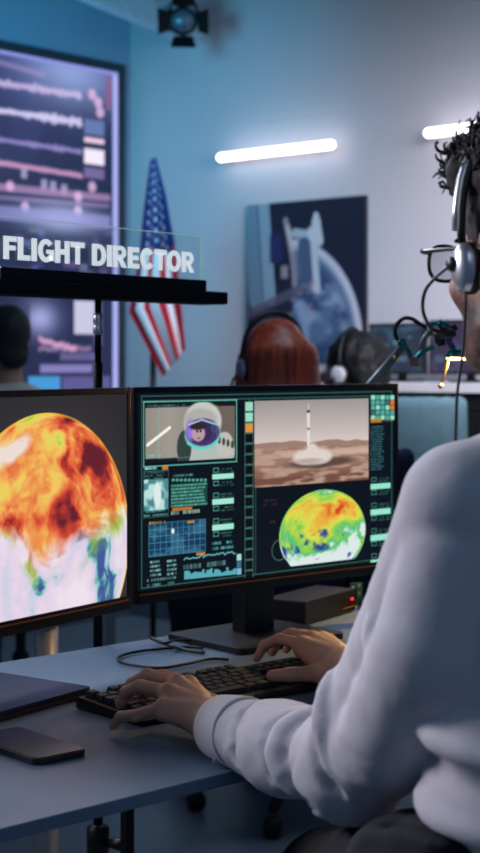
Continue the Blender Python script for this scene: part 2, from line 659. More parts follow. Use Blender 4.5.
M_WALLR = wall_material('right_wall_paint', (172, 175, 182), 0)
def wall(name, along, normal, length, material):
    """a wall slab whose object frame runs along the wall"""
    o = MB().box((length/2, -0.06 if True else 0, ROOM_H/2), (length, 0.12, ROOM_H)).build(name, material)
    a = Vector(along)
    M = Matrix((( a.x, normal.x, 0, CORNER.x), (a.y, normal.y, 0, CORNER.y), (0, 0, 1, 0), (0, 0, 0, 1)))
    if M.to_3x3().determinant() < 0:
        # keep a right-handed frame: run from the far end back to the corner
        o.data.transform(Matrix.Translation((-length, 0, 0)))
        M = Matrix(((-a.x, normal.x, 0, CORNER.x), (-a.y, normal.y, 0, CORNER.y), (0, 0, 1, 0), (0, 0, 0, 1)))
    o.matrix_world = M
    return structure(o)
wall('wall_left', WL, NL, 6.0, M_WALLL)
wall('wall_right', WR, NR, 6.4, M_WALLR)
def wl(t, z, off=0.0):
    return CORNER+WL*t+NL*off+Vector((0, 0, z))
def wr(t, z, off=0.0):
    return CORNER+WR*t+NR*off+Vector((0, 0, z))

def flat_poly(name, z0, z1, material):
    pts = [wl(0, 0, 0), wl(6.0, 0), wl(6.0, 0, 3.0), Vector((-1.2, -0.6, 0)), Vector((2.6, -0.6, 0)), wr(6.4, 0, 1.0), wr(6.4, 0)]
    o = MB().prism([(p.x, p.y) for p in pts], z0, z1).build(name, material)
    return structure(o)
flat_poly('floor', -0.05, 0.0, M_FLOOR)
flat_poly('ceiling', ROOM_H, ROOM_H+0.06, M_CEIL)
M_BASE = pmat('baseboard_paint', (70, 80, 92), 0.5)
def baseboard(name, f, length):
    a, b = f(0.014, 0, 0.007), f(length, 0, 0.007)
    d = (b-a)
    c = (a+b)/2
    R = Matrix.Rotation(math.atan2(d.y, d.x), 3, 'Z')
    return structure(MB().box((c.x, c.y, 0.05), (d.length, 0.014, 0.1), R).build(name, M_BASE))
baseboard('baseboard_left', wl, 5.9)
baseboard('baseboard_right', wr, 6.3)
# boxed ceiling beam along the corner
M_BEAM = pmat('beam_paint', (165, 205, 225), 0.6)
ba, bb = Vector((-0.93, 5.60, 0)), Vector((-0.20, 7.22, 0))
bd = (bb-ba)
bo = MB().box(((ba.x+bb.x)/2, (ba.y+bb.y)/2, 2.765), (bd.length, 0.07, 0.11), Matrix.Rotation(math.atan2(bd.y, bd.x), 3, 'Z')).build('trim_1', M_BEAM)
structure(bo)

def basis(along, normal):
    """matrix columns: along, out of the wall, up"""
    return Matrix(((along.x, normal.x, 0), (along.y, normal.y, 0), (0, 0, 1)))

# ------------------------------------------------------------------ big wall screen on the left wall
t0, t1, zb, zt = 0.065, 3.0, 0.95, 2.665
ws = tag(empty('wall_screen', wl((t0+t1)/2, zb, 0.0)),
         'huge dark framed wall screen of violet signal traces on the blue left wall', 'wall screen')
BL = basis(WL, NL)
def wsl(t, z, off):
    return wl(t, z, off)-ws.location
fr = 0.042
m = MB()
for ta, tb, za, zc in ((t0, t0+fr, zb, zt), (t1-fr, t1, zb, zt), (t0+fr, t1-fr, zt-fr, zt), (t0+fr, t1-fr, zb, zb+fr)):
    m.box(wsl((ta+tb)/2, (za+zc)/2, 0.018), (tb-ta, 0.036, zc-za), BL)
M_SCRFRAME = pmat('screen_frame', (42, 50, 60), 0.5)
m.build('screen_frame', M_SCRFRAME, ws)
MB().box(wsl((t0+t1)/2, (zb+zt)/2, 0.012), (t1-t0-2*fr, 0.024, zt-zb-2*fr), BL).build('back_panel', M_BLACK, ws)
W, H = 900, 260
pc = Pic(W, H, (50, 54, 84))
SW, SH = t1-t0-2*fr, zt-zb-2*fr
asp = pc.asp = SW/SH
rr = np.random.RandomState(3)
U, V = pc.u*asp, pc.v         # u runs from the far left (0) to the corner (right end)
n = fbm(U*5, V*5, U*0+3.3, 3)
pc.paint(np.clip((n-0.45)*4, 0, 1)*0.4, (84, 86, 136))
n2 = fbm(U*4+5, V*3.2, U*0+8.1, 3)
pc.paint(np.clip((n2-0.50)*5, 0, 1)*0.45, (38, 42, 62))
def ps(px, py):
    """(u, v) on the wall screen for a point of its picture"""
    r = (px-240.0)/FP
    o = CORNER+NL*0.026
    t = (r*o.y-o.x)/(WL.x-r*WL.y)
    Y = o.y+WL.y*t
    z = CZ-(py-360.0)/FP*Y
    return 1-(t-t0-fr)/SW, (z-zb-fr)/SH
def srect(a, b, c, d, col, alpha=1.0):
    u0, v1 = ps(a, b)
    u1, v0 = ps(c, d)
    pc.rect(u0, v0, u1, v1, col, alpha)
def sline(pts, w, col, alpha=1.0):
    pc.line([ps(*p) for p in pts], w, col, alpha)
def sdot(x, y, r, col, alpha=0.9, soft=0.5):
    u, v = ps(x, y)
    u2, v2 = ps(x+r, y)
    ru = abs(u2-u)
    pc.disc(u, v, ru, ru*asp, col, soft, alpha)
def strace(y0, y1, amp, w, col, alpha, seed, x0=-60, x1=81, step=1.3):
    r = np.random.RandomState(seed)
    n_ = int((x1-x0)/step)
    xs = np.linspace(x0, x1, n_)
    env = np.interp(xs, np.linspace(x0, x1, 16), 0.25+0.9*r.rand(16))
    ys = np.interp(xs, [0, 81], [y0, y1])+(xs < 0)*(y1-y0)/81*xs+amp*env*np.where(np.arange(n_) % 2, 1, -1)*(0.3+0.7*r.rand(n_))
    sline(list(zip(xs, ys)), w, col, alpha)
d_ = np.sqrt(((U-ps(70, 66)[0]*asp)/0.20)**2+((V-ps(70, 66)[1])/0.11)**2)
pc.paint(np.exp(-d_**2), (186, 208, 238), 0.95)
pc.paint(np.clip((V-0.80)/0.2, 0, 1)*0.45, (84, 92, 160))
for k in range(24):
    sdot(-70+4.9*k, 63+0.29*(-70+4.9*k), 2.4, (176, 150, 190), 0.55)
strace(84, 96, 6.5, 0.0035, (205, 186, 224), 0.85, 2)
strace(111, 123, 6.5, 0.0042, (212, 206, 238), 0.9, 3)
strace(140, 152, 2.6, 0.0042, (160, 146, 204), 0.85, 4)
strace(163, 176, 1.5, 0.0065, (206, 160, 196), 0.85, 5, step=2.2)
for x, y in ((24, 174), (44, 185), (53, 187), (64, 190)):
    srect(x-3, y-6, x+3, y+5, (176, 166, 206), 0.8)
sline([(-70, 180), (108, 198)], 0.0105, (180, 142, 182), 0.75)
sline([(-70, 192), (108, 206)], 0.006, (140, 120, 170), 0.75)
for x, y in ((92, 95), (98, 103), (100, 113), (92, 187), (78, 197), (25, 207), (78, 211), (10, 186)):
    sdot(x, y, 4, (216, 176, 214), 0.85)
srect(84, 119, 104, 137, (112, 128, 176), 0.9)
srect(84, 137, 104, 145, (232, 200, 224), 0.95)
srect(84, 148, 104, 166, (238, 226, 244), 0.95)
srect(84, 167, 104, 180, (130, 112, 158), 0.9)
srect(106, 76, 111, 111, (142, 100, 138), 0.9)
d_ = np.sqrt(((U-ps(62, 219)[0]*asp)/0.16)**2+((V-ps(62, 219)[1])/0.045)**2)
pc.paint(np.exp(-d_**2), (196, 206, 240), 0.85)
srect(-70, 214, 110, 216, (150, 150, 205), 0.7)
for k in range(42):
    x, y = -60+165*rr.rand(), 222+60*rr.rand()
    srect(x, y, x+3+12*rr.rand(), y+2+7*rr.rand(), (110+rr.randint(90), 105+rr.randint(60), 160+rr.randint(60)), 0.5)
d_ = np.sqrt(((U-ps(40, 318)[0]*asp)/0.07)**2+((V-ps(40, 318)[1])/0.05)**2)
pc.paint(np.exp(-d_**2), (176, 180, 224), 0.85)
srect(74, 300, 95, 334, (216, 212, 232), 0.85)
srect(94, 302, 102, 345, (120, 120, 150), 0.7)
for k in range(16):
    sdot(40+2.3*k, 338+0.6*k+3*rr.rand(), 2.2, (206, 160, 190), 0.8)
    sdot(40+3.3*k, 347+2*rr.rand(), 2.0, (186, 150, 196), 0.6)
srect(40, 364, 92, 372, (150, 140, 196), 0.85)
srect(60, 352, 100, 360, (128, 118, 164), 0.7)
srect(28, 376, 60, 392, (84, 160, 214), 0.9)
srect(62, 376, 110, 392, (106, 100, 150), 0.9)
srect(-60, 300, 30, 345, (66, 70, 96), 0.6)
u_ = ps(112.5, 200)[0]
pc.rect(u_, 0.0, 1.0, 1.0, (166, 170, 226), 1.0)
pc.rect(0.0, 0.988, 1.0, 1.0, (140, 146, 212), 1.0)
pc.a = np.clip((pc.a-0.36)*1.22+0.335, 0, 1)
pic_mesh('screen', pc, wsl(t1-fr, zb+fr, 0.026), -WL*(t1-t0-2*fr), (0, 0, zt-zb-2*fr), attr_mat('wall_screen_glow', 0.4, 0.95), ws)

# ------------------------------------------------------------------ poster on the right wall
ta, tb, za, zc = 0.785, 1.445, 1.235, 1.94
po = tag(empty('poster', wr((ta+tb)/2, za, 0.0)), 'dark square poster of a spacecraft over the blue Earth on the pale wall', 'poster')
BR = basis(WR, NR)
MB().box(wr((ta+tb)/2, (za+zc)/2, 0.014)-po.location, (tb-ta, 0.022, zc-za), BR).build('backing_board', pmat('poster_edge', (24, 26, 40), 0.5), po)
pc = Pic(220, 226, (26, 32, 56))
pc.asp = asp = (tb-ta)/(zc-za)
U, V = pc.u, pc.v
n = fbm(U*5, V*5, U*0+1.7, 4)
pc.paint(np.clip((0.55-V)*1.6, 0, 1)*(U < 0.6), (62, 64, 92), 0.7)
# Earth's limb
d = np.sqrt(((U-0.36)/0.62)**2+((V-0.10)/0.66)**2)
pc.paint(np.clip((1.02-d)*40, 0, 1)*(U > 0.40), (196, 205, 224), 1.0)
pc.paint(np.clip((0.95-d)*14, 0, 1)*(U > 0.40), (84, 116, 152), 1.0)
pc.paint(np.clip((0.90-d)*9, 0, 1)*np.clip((n-0.40)*6, 0, 1)*(U > 0.40), (50, 76, 122), 1.0)
pc.paint(np.clip((0.90-d)*9, 0, 1)*np.clip((fbm(U*4+3, V*7, U*0+6, 4)-0.52)*9, 0, 1)*(U > 0.40), (150, 172, 205), 0.9)
# panels and booms of the craft
pc.line([(0.05, 1.0), (0.09, 0.40)], 0.075, (112, 148, 172))
pc.line([(0.14, 1.0), (0.20, 0.40)], 0.05, (140, 172, 190))
pc.line([(0.09, 1.0), (0.14, 0.40)], 0.006, (60, 95, 140))
pc.rect(0.20, 0.62, 0.31, 0.80, (38, 44, 104), 0.9)
pc.line([(0.34, 0.88), (0.40, 0.66), (0.42, 0.48)], 0.022, (150, 140, 150))
pc.line([(0.36, 0.84), (0.40, 0.70)], 0.014, (205, 195, 195))
pc.line([(0.42, 0.80), (0.54, 0.78)], 0.03, (168, 188, 200))
pc.line([(0.56, 0.80), (0.60, 0.45)], 0.035, (190, 205, 215))
pc.line([(0.60, 0.90), (0.57, 0.76), (0.64, 0.74), (0.60, 0.90)], 0.02, (205, 212, 222))
pc.line([(0.60, 0.86), (0.62, 0.74)], 0.035, (200, 208, 218))
pc.line([(0.50, 0.72), (0.52, 0.50)], 0.05, (70, 95, 130))
pc.rect(0.30, 0.52, 0.36, 0.60, (190, 170, 175), 0.8)
for i in range(14):
    u, v = 0.30+0.25*rr.rand(), 0.28+0.22*rr.rand()
    pc.rect(u, v, u+0.05, v+0.025, (130+rr.randint(60), 125+rr.randint(40), 145+rr.randint(30)), 0.6)
pc.line([(0.0, 0.30), (0.46, 0.45)], 0.03, (100, 95, 120), 0.8)
pc.a = np.clip(pc.a*0.86+0.0, 0, 1)
gray_ = pc.a.mean(-1, keepdims=True)
pc.a = gray_+(pc.a-gray_)*0.85
pic_mesh('poster_print', pc, wr(ta, za, 0.0265)-po.location, WR*(tb-ta), (0, 0, zc-za), attr_mat('poster_ink', 0.45), po)

# ------------------------------------------------------------------ two light tubes on the right wall
M_TUBE = pmat('tube_glow', (255, 255, 255), 0.4, emit=(255, 240, 246), estr=5.0)
M_CAPW = pmat('tube_cap', (225, 225, 230), 0.4)
for k, (a, b) in enumerate(((0.655, 1.328), (1.792, 2.465))):
    lab = ('glowing white light tube above the spacecraft poster', 'glowing white light tube half hidden behind the man\'s hair')[k]
    T = tag(empty('light_tube', wr((a+b)/2, 2.160, 0.0)), lab, 'light tube', 'light tubes on the pale wall')
    m = MB()
    pts = [wr(a+0.02, 2.160, 0.085)-T.location, wr(b-0.02, 2.160, 0.085)-T.location]
    nseg = 5
    A, B = pts
    dirv = (B-A).normalized()
    prof, rs = [], []
    for i in range(nseg):
        w = PI/2*i/nseg
        prof.append(A-dirv*0.02*math.cos(w)); rs.append(max(0.003, 0.019*math.sin(w)))
    prof += [A, B]; rs += [0.019, 0.019]
    for i in range(nseg):
        w = PI/2*(1-(i+1)/nseg)
        prof.append(B+dirv*0.02*math.cos(w)); rs.append(max(0.003, 0.019*math.sin(w)))
    m.tube(prof, rs, 14).build('glowing_tube', M_TUBE, T)
    for q in (a+0.12, b-0.12):
        MB().box(wr(q, 2.160, 0.036)-T.location, (0.03, 0.064, 0.02), BR).build('wall_bracket', M_CAPW, T)

# ------------------------------------------------------------------ studio spotlight under the beam
SPS = 0.78
sp = tag(empty('studio_spotlight', (-0.255, 6.88, 2.835)), 'black studio spotlight with open barn doors hanging under the blue beam', 'spotlight')
yoke = MB()
yoke.tube([(-0.07, 0.0, 0.0), (-0.03, 0, 0.012), (0.0, 0, 0.012), (0.03, 0, 0.012), (0.07, 0, 0)], 0.008)
yoke.tube([(-0.07, 0, 0.0), (-0.09, 0, -0.10)], 0.008).tube([(0.07, 0, 0.0), (0.09, 0, -0.10)], 0.008)
yoke.box((-0.03, 0.01, 0.03), (0.05, 0.06, 0.06))
yoke.build('yoke', M_BLACKMETAL, sp)
ax = Vector((0.05, -1, -0.25)).normalized()
hc = Vector((0, 0, -0.10))
MB().lathe(hc-ax*0.09, ax, [(0.0, 0), (0.045, 0.0), (0.075, 0.05), (0.082, 0.12), (0.082, 0.17), (0.062, 0.17)], 28).build('housing', M_BLACKMETAL, sp)
MB().lathe(hc+ax*0.075, ax, [(0.064, 0), (0.05, 0.012), (0.025, 0.02), (0.0, 0.022)], 24).build('lens', pmat('lens_glass', (74, 88, 104), 0.3, 0.2), sp)
side = ax.cross(Vector((0, 0, 1))).normalized()
upv = side.cross(ax).normalized()
for k in range(4):
    a = (side, upv, -side, -upv)[k]
    b = ax.cross(a)
    c0 = hc+ax*0.085+a*0.083
    tip = (a*0.8+ax*0.6).normalized()
    q = [c0-b*0.055, c0+b*0.055, c0+b*0.072+tip*0.075, c0-b*0.072+tip*0.075]
    nn = tip.cross(b).normalized()*0.002
    MB().add([p+nn for p in q]+[p-nn for p in q], [(0, 1, 2, 3), (7, 6, 5, 4), (0, 4, 5, 1), (1, 5, 6, 2), (2, 6, 7, 3), (3, 7, 4, 0)]).build('barn_door', M_BLACKMETAL, sp)
MB().sphere(hc-Vector((0.02, -0.01, 0.115)), 0.014).build('tilt_knob', M_COPPER, sp)

sp.scale = (SPS, SPS, SPS)

# ------------------------------------------------------------------ flag on a pole in the corner
fx, fy = -0.362, 6.35
fl = tag(empty('flag', (fx, fy, 0)), 'striped red and white flag with starry blue canton drooping on a pole', 'flag')
M_GOLD = pmat('gold_metal', (190, 150, 80), 0.3, 0.9)
MB().lathe((0, 0.05, 0), (0, 0, 1), [(0, 0), (0.16, 0), (0.16, 0.02), (0.05, 0.05), (0.025, 0.08), (0.014, 0.09)], 28).build('pole_base', M_GOLD, fl)
MB().tube([(0, 0.05, 0.08), (0, 0.05, 2.075)], 0.013, 12).build('flag_pole', pmat('pole_wood', (60, 45, 40), 0.4), fl)
NU, NV = 150, 90
us, vs = np.meshgrid(np.linspace(0, 1, NU), np.linspace(0, 1, NV))
gather = us**0.8
# image offsets of the cloth in metres, measured from the pole top
PXM = 6.35/FP
R_ = [np.interp(us, [0, 0.25, 0.5, 0.75, 1.0], q) for q in ([156, 166, 175, 181, 186], [158, 195, 245, 300, 348])]
L_ = [np.interp(us, [0, 0.25, 0.5, 0.75, 1.0], q) for q in ([151, 145, 139, 129, 163], [160, 205, 258, 312, 377])]
X = ((R_[0]*(1-vs)+L_[0]*vs)-152.3)*PXM
Z = CZ+(360-(R_[1]*(1-vs)+L_[1]*vs))*PXM
fold = np.sin(vs*PI*5+us*2.0)
Yf = -0.035-0.022*gather*fold-0.012*np.sin(vs*9+us*4)*gather
X = X+0.006*gather*np.cos(vs*PI*5)*np.sin(vs*PI)
stripe = (np.floor(vs*0.999*7).astype(int) % 2)
col = np.where(stripe[..., None] == 0, np.array((205, 36, 56))/255.0, np.array((248, 246, 250))/255.0)
can = (us < 0.50+0.03*np.sin(vs*6))
can = can & (vs < 0.97)
star = ((np.abs((us*20+np.floor(vs*7) % 2*0.5) % 1-0.5) < 0.19) & (np.abs((vs*7) % 1-0.5) < 0.21) & (vs > 0.14) & (vs < 0.86))
col = np.where(can[..., None], np.where(star[..., None], np.array((200, 205, 225))/255.0, np.array((34, 44, 104))/255.0), col)
ids = np.arange(NU*NV).reshape(NV, NU)
Q = np.stack([ids[:-1, :-1], ids[:-1, 1:], ids[1:, 1:], ids[1:, :-1]], -1).reshape(-1, 4)
cloth = mesh_np('flag_cloth', np.stack([X, Yf, Z], -1).reshape(-1, 3), Q, attr_mat('flag_fabric', 0.8), fl, True, lin(col).reshape(-1, 3))
sol = cloth.modifiers.new('cloth thickness', 'SOLIDIFY')
sol.thickness = 0.002
# ================================================================== THE DESK AND WHAT IS ON IT
S0, S1, N0, N1 = 0.70, 2.62, 1.375, 2.13
desk = tag(empty('desk', desk_w((S0+S1)/2, (N0+N1)/2, 0), DESK_ANG), 'long pale grey desk with slim dark legs in the foreground', 'desk')
hs, hn = (S1-S0)/2, (N1-N0)/2
MB().box((0, 0, DESK_Z-0.008), (2*hs, 2*hn, 0.016)).build('desktop', M_DESK, desk, 0.002)
M_LEG = pmat('leg_paint', (30, 32, 36), 0.45, 0.3)
for sx in (-1, 1):
    for sy in (-1, 1):
        MB().box((sx*(hs-0.08) if sx < 0 else 0.02 if False else sx*(hs-0.08), sy*(hn-0.09), (DESK_Z-0.016)/2), (0.045, 0.045, DESK_Z-0.016)).build('desk_leg', M_LEG, desk, 0.003)
MB().box((0.03, hn-0.03, (DESK_Z-0.016)/2), (0.018, 0.018, DESK_Z-0.016)).build('desk_leg', M_LEG, desk, 0.003)
MB().box((0, hn-0.09, DESK_Z-0.05), (2*hs-0.22, 0.03, 0.06)).build('crossbar', M_LEG, desk, 0.003)

# ------------------------------------------------------------------ monitors
def monitor(loc, ang, W, H, zb):
    """panel frame: x along the panel, y away from the viewer; local origin at the desk under the panel's centre"""
    pass

PW, PH, PZ = 0.638, 0.360, 0.835          # panel size, height of its lower edge
MR0 = Vector((-0.177, 2.54, 0))           # lower left corner of the right monitor
MRd = Vector((0.753, 0.658, 0)).normalized()
ML1 = Vector((-0.179, 2.505, 0))          # lower right corner of the left monitor
MLd = Vector((0.554, 0.832, 0)).normalized()

def make_panel(root, hx):
    """bezel frame, chin and back shell in the root's own frame; returns the size of the lit area"""
    b, chin = 0.010, 0.022
    z0 = PZ-DESK_Z
    m = MB()
    m.box((-hx+b/2, 0.004, z0+PH/2), (b, 0.012, PH))
    m.box((hx-b/2, 0.004, z0+PH/2), (b, 0.012, PH))
    m.box((0, 0.004, z0+PH-b/2), (2*hx-2*b, 0.012, b))
    m.build('bezel', M_BEZEL, root, 0.0015)
    MB().box((0, 0.003, z0+chin/2), (2*hx-2*b, 0.014, chin)).build('chin_bar', M_BEZEL, root, 0.0015)
    MB().box((0, -0.0045, z0+chin-0.006), (2*hx-2*b, 0.002, 0.0026)).build('chin_reflection', M_COPPER, root)  # the globe's orange reflection on the chin, built as a copper strip
    m = MB()
    m.box((0, 0.018, z0+PH/2), (2*hx, 0.016, PH))
    m.box((0, 0.040, z0+PH*0.48), (hx*1.2, 0.03, PH*0.6))
    m.build('back_shell', M_BLACK, root, 0.004)
    return -hx+b, hx-b, z0+chin, z0+PH-b

# ---- right monitor: mission dashboard
cR = MR0+MRd*(PW/2)
angR = math.atan2(MRd.y, MRd.x)
mr = tag(empty('monitor', (cR.x, cR.y, DESK_Z), angR), 'black monitor of teal dashboards, astronaut video and rocket picture', 'monitor', 'monitors on the desk')
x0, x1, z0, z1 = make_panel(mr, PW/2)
def pr(px, py):
    """(u, v) on the lit area of the right monitor for a point of its picture"""
    r = (px-240.0)/FP
    a = (r*MR0.y-MR0.x)/(MRd.x-r*MRd.y)
    Y = MR0.y+a*MRd.y
    z = CZ-(py-360.0)/FP*Y-DESK_Z
    return (a-PW/2-x0)/(x1-x0), (z-z0)/(z1-z0)
G = Pic(620, 350, (9, 15, 22))
G.asp = (x1-x0)/(z1-z0)
TEAL, PALE, ORG = (56, 118, 104), (150, 225, 200), (230, 140, 40)
def rc(a, b, c, d, col, alpha=1.0):
    u0, v1 = pr(a, b)
    u1, v0 = pr(c, d)
    G.rect(u0, v0, u1, v1, col, alpha)
def fm(a, b, c, d, col, t=0.0022, alpha=1.0):
    u0, v1 = pr(a, b)
    u1, v0 = pr(c, d)
    G.frame(u0, v0, u1, v1, col, t, alpha)
def uvbox(a, b, c, d):
    u0, v1 = pr(a, b)
    u1, v0 = pr(c, d)
    return u0, v0, u1, v1
def tx(a, b, c, d, col, rows=1, alpha=1.0, dens=0.55, seed=0):
    u0, v0, u1, v1 = uvbox(a, b, c, d)
    G.text(u0, v0, u1, v1, col, rows, alpha, dens, seed)
G.frame(0.012, 0.012, 0.988, 0.985, TEAL, 0.0024)
G.rect(0.012, 0.955, 0.988, 0.962, (46, 92, 80))
u0, v0, u1, v1 = uvbox(140, 400, 242, 590)
G.rect(0.397, 0.012, 0.3995, 0.955, (70, 140, 122))
# astronaut video
u0, v0, u1, v1 = uvbox(145.5, 404, 234.5, 458)
G.frame(u0-0.008, v0-0.022, u1+0.008, v1+0.012, (110, 200, 180), 0.003)
U, V = (G.u-u0)/(u1-u0), (G.v-v0)/(v1-v0)
ins = (U >= 0) & (U <= 1) & (V >= 0) & (V <= 1)
G.paint(ins, (138, 132, 124))
G.paint(ins*np.clip(1-np.abs(U-0.25)*2.2, 0, 1), (168, 162, 152), 0.8)
G.paint(ins*(U > 0.78), (104, 92, 84), 0.8)
G.paint(ins*(V > 0.93), (20, 24, 28))
G.paint(ins*(V < 0.07), (20, 24, 28))
tx(147, 404.5, 190, 407, (120, 150, 150), 1, 0.7, seed=2)
tx(146, 454, 165, 457.5, (120, 220, 200), 1, 0.9, seed=4)
P2 = lambda u, v: (u0+(u1-u0)*u, v0+(v1-v0)*v)
G.line([P2(0.02, 0.30), P2(0.26, 0.58)], 0.0085, (250, 248, 240))
def el(u, v, ru, rv, col, soft=0.12, alpha=1.0):
    d = np.sqrt(((U-u)/ru)**2+((V-v)/rv)**2)
    G.paint(ins*np.clip((1-d)/soft+0.5, 0, 1), col, alpha)
el(0.68, 0.10, 0.33, 0.30, (186, 190, 186))
el(0.42, 0.22, 0.08, 0.30, (52, 66, 62))
el(0.88, 0.25, 0.10, 0.22, (196, 194, 186))
for k in range(4):
    el(0.82+0.05*k, 0.33-0.03*k, 0.018, 0.07, (70, 74, 74))
el(0.63, 0.66, 0.215, 0.36, (206, 204, 198))
el(0.60, 0.70, 0.19, 0.20, (150, 150, 146), 0.3, 0.5)
el(0.63, 0.44, 0.205, 0.26, (120, 205, 190))
el(0.63, 0.48, 0.19, 0.24, (70, 52, 110))
el(0.60, 0.50, 0.15, 0.20, (58, 44, 88))
el(0.49, 0.52, 0.05, 0.18, (150, 120, 220), 0.6)
el(0.58, 0.46, 0.075, 0.14, (190, 158, 168), 0.25)
el(0.565, 0.50, 0.014, 0.022, (40, 34, 44))
el(0.605, 0.50, 0.014, 0.022, (40, 34, 44))
el(0.585, 0.38, 0.022, 0.016, (150, 90, 100))
el(0.575, 0.585, 0.095, 0.06, (50, 34, 40), 0.4)
el(0.76, 0.55, 0.04, 0.09, (70, 70, 110))
G.line([P2(0.46, 0.30), P2(0.56, 0.20), P2(0.70, 0.20), P2(0.80, 0.33)], 0.006, (90, 220, 200))
G.line([P2(0.47, 0.62), P2(0.62, 0.70), P2(0.80, 0.60)], 0.0045, (170, 200, 220))
fm(158, 407, 217, 456, (120, 215, 195), 0.0018, 0.5)
# little panels below
rc(144, 467, 157, 469.5, (120, 190, 180), 0.6)
tx(145, 467, 156, 470, (190, 240, 225), 1, 0.9, seed=5)
rc(162, 466, 168, 469.5, ORG, 0.9)
rc(144, 480, 168, 509, (78, 140, 146))
u0, v0, u1, v1 = uvbox(144, 480, 168, 509)
U, V = (G.u-u0)/(u1-u0), (G.v-v0)/(v1-v0)
ins = (U >= 0) & (U <= 1) & (V >= 0) & (V <= 1)
G.paint(ins*np.clip((fbm(U*3, V*4, U*0, 3)-0.45)*6, 0, 1), (190, 228, 226))
el(0.55, 0.5, 0.16, 0.42, (225, 240, 238), 0.4)
tx(144, 472, 168, 479, (90, 170, 165), 3, 0.7, seed=6)
fm(143.5, 471.5, 168.5, 516, (90, 170, 160), 0.0016, 0.7)
tx(144, 510, 168, 516, (120, 210, 195), 2, 0.8, seed=7)
tx(170, 474, 200, 476.5, (120, 200, 185), 1, 0.7, seed=8)
for k in range(9):
    u, v = pr(173+4*k, 480)
    G.disc(u, v, 0.006, 0.0085, (80, 160, 150), 0.5)
rc(170.5, 484, 207, 505, (28, 70, 66))
tx(171, 484.5, 207, 505, (120, 205, 180), 7, 0.95, 0.75, seed=9)
rc(172, 508, 192, 509.5, ORG, 0.8)
tx(171, 510, 206, 513.5, (190, 225, 200), 1, 0.9, seed=10)
for k, y in enumerate((476, 501, 526.5)):
    rc(212, y-1.7, 233.5, y+2.2, (168, 238, 215))
    for dy in (-8, 5.2):
        fm(213, y+dy, 218.5, y+dy+4.5, (90, 170, 155), 0.0022)
        tx(220, y+dy, 234, y+dy+4.5, (80, 150, 140), 2, 0.8, seed=11+k)
tx(212, 541, 234, 549, (90, 190, 180), 2, 0.9, seed=21)
# map panel
rc(148.5, 524, 205, 551, (22, 58, 92))
u0, v0, u1, v1 = uvbox(148.5, 524, 205, 551)
U, V = (G.u-u0)/(u1-u0), (G.v-v0)/(v1-v0)
ins = (U >= 0) & (U <= 1) & (V >= 0) & (V <= 1)
G.paint(ins*np.clip((fbm(U*4+2, V*3, U*0+5, 3)-0.5)*9, 0, 1), (62, 118, 150), 0.7)
for k in range(11):
    G.rect(u0+(u1-u0)*k/10, v0, u0+(u1-u0)*k/10+0.0018, v1, (90, 165, 185), 0.8)
for k in range(6):
    G.rect(u0, v0+(v1-v0)*k/5, u1, v0+(v1-v0)*k/5+0.003, (90, 165, 185), 0.8)
el(0.42, 0.72, 0.03, 0.08, (235, 250, 250), 0.6)
tx(149, 521, 167, 523.5, (210, 150, 60), 1, 0.9, seed=31)
rc(187, 521, 194, 522.5, ORG, 0.9)
rc(196, 552.5, 205, 554.5, ORG, 0.9)
# bars and waves
tx(150, 560, 162, 576, (150, 215, 215), 4, 0.95, 0.7, seed=41)
tx(167, 559, 177, 575, (150, 215, 215), 4, 0.95, 0.7, seed=42)
tx(147, 578, 180, 584, (120, 190, 185), 2, 0.8, seed=43)
rw = np.random.RandomState(9)
G.line([pr(184+1.5*k, 559.5-0.11*1.5*k-3*rw.rand()) for k in range(35)], 0.0035, (110, 180, 190))
tx(183, 563, 236, 565.5, (110, 180, 180), 1, 0.7, seed=44)
for k in range(26):
    h = 2+6*rw.rand()
    x = 184+2*k
    rc(x, 578-0.10*(x-184)-h, x+2.2, 579-0.10*(x-184), (96, 190, 205), 0.9)
for k, c in enumerate(((170, 225, 215), (60, 110, 150), (120, 190, 215))):
    rc(236.5, 554+7*k, 241, 560+7*k, c)
# ladder of cells
for k in range(17):
    y = 402.5+10.55*k
    c = ((160, 220, 195), (160, 225, 200), (232, 150, 60))[k] if k < 3 else (8, 12, 16)
    u0, v1 = pr(245, y)
    u1 = pr(252.5, y)[0]
    v0 = v1-0.047
    G.rect(u0, v0, u1, v1, c)
    G.frame(u0-0.002, v0-0.004, u1+0.002, v1+0.004, (74, 134, 120), 0.002)
G.rect(pr(255, 500)[0], 0.012, pr(255, 500)[0]+0.0022, 0.955, (54, 104, 92))
# rocket landing picture
u0, v0, u1, v1 = uvbox(254, 401, 368, 484)
v0 = pr(254, 487.5)[1]
U, V = (G.u-u0)/(u1-u0), (G.v-v0)/(v1-v0)
ins = (U >= 0) & (U <= 1) & (V >= 0) & (V <= 1)
sky = ramp(V, [(0.45, (226, 206, 196)), (0.6, (205, 192, 188)), (1.0, (160, 152, 152))])
for i in range(3):
    G.a[..., i] = np.where(ins, sky[..., i]/255.0, G.a[..., i])
nn = fbm(U*9, V*26, U*0+2, 4)
hill = 0.475+0.06*fbm(U*6, U*0, U*0+4, 3)
G.paint(ins*(V < hill), (160, 128, 116))
gr = V < 0.445
G.paint(ins*gr, (186, 154, 136))
G.paint(ins*gr*np.clip((nn-0.48)*7, 0, 1), (146, 106, 90), 0.7)
G.paint(ins*np.clip((0.24-V)*6, 0, 1)*np.clip((nn-0.35)*5, 0, 1), (112, 72, 56), 0.85)
G.paint(ins*np.clip(1-np.abs(V-0.36)/0.06, 0, 1)*np.clip((U-0.05)*3, 0, 1), (214, 186, 166), 0.8)
el(0.52, 0.235, 0.22, 0.05, (70, 56, 50), 0.8)
el(0.70, 0.25, 0.18, 0.045, (96, 72, 62), 0.9)
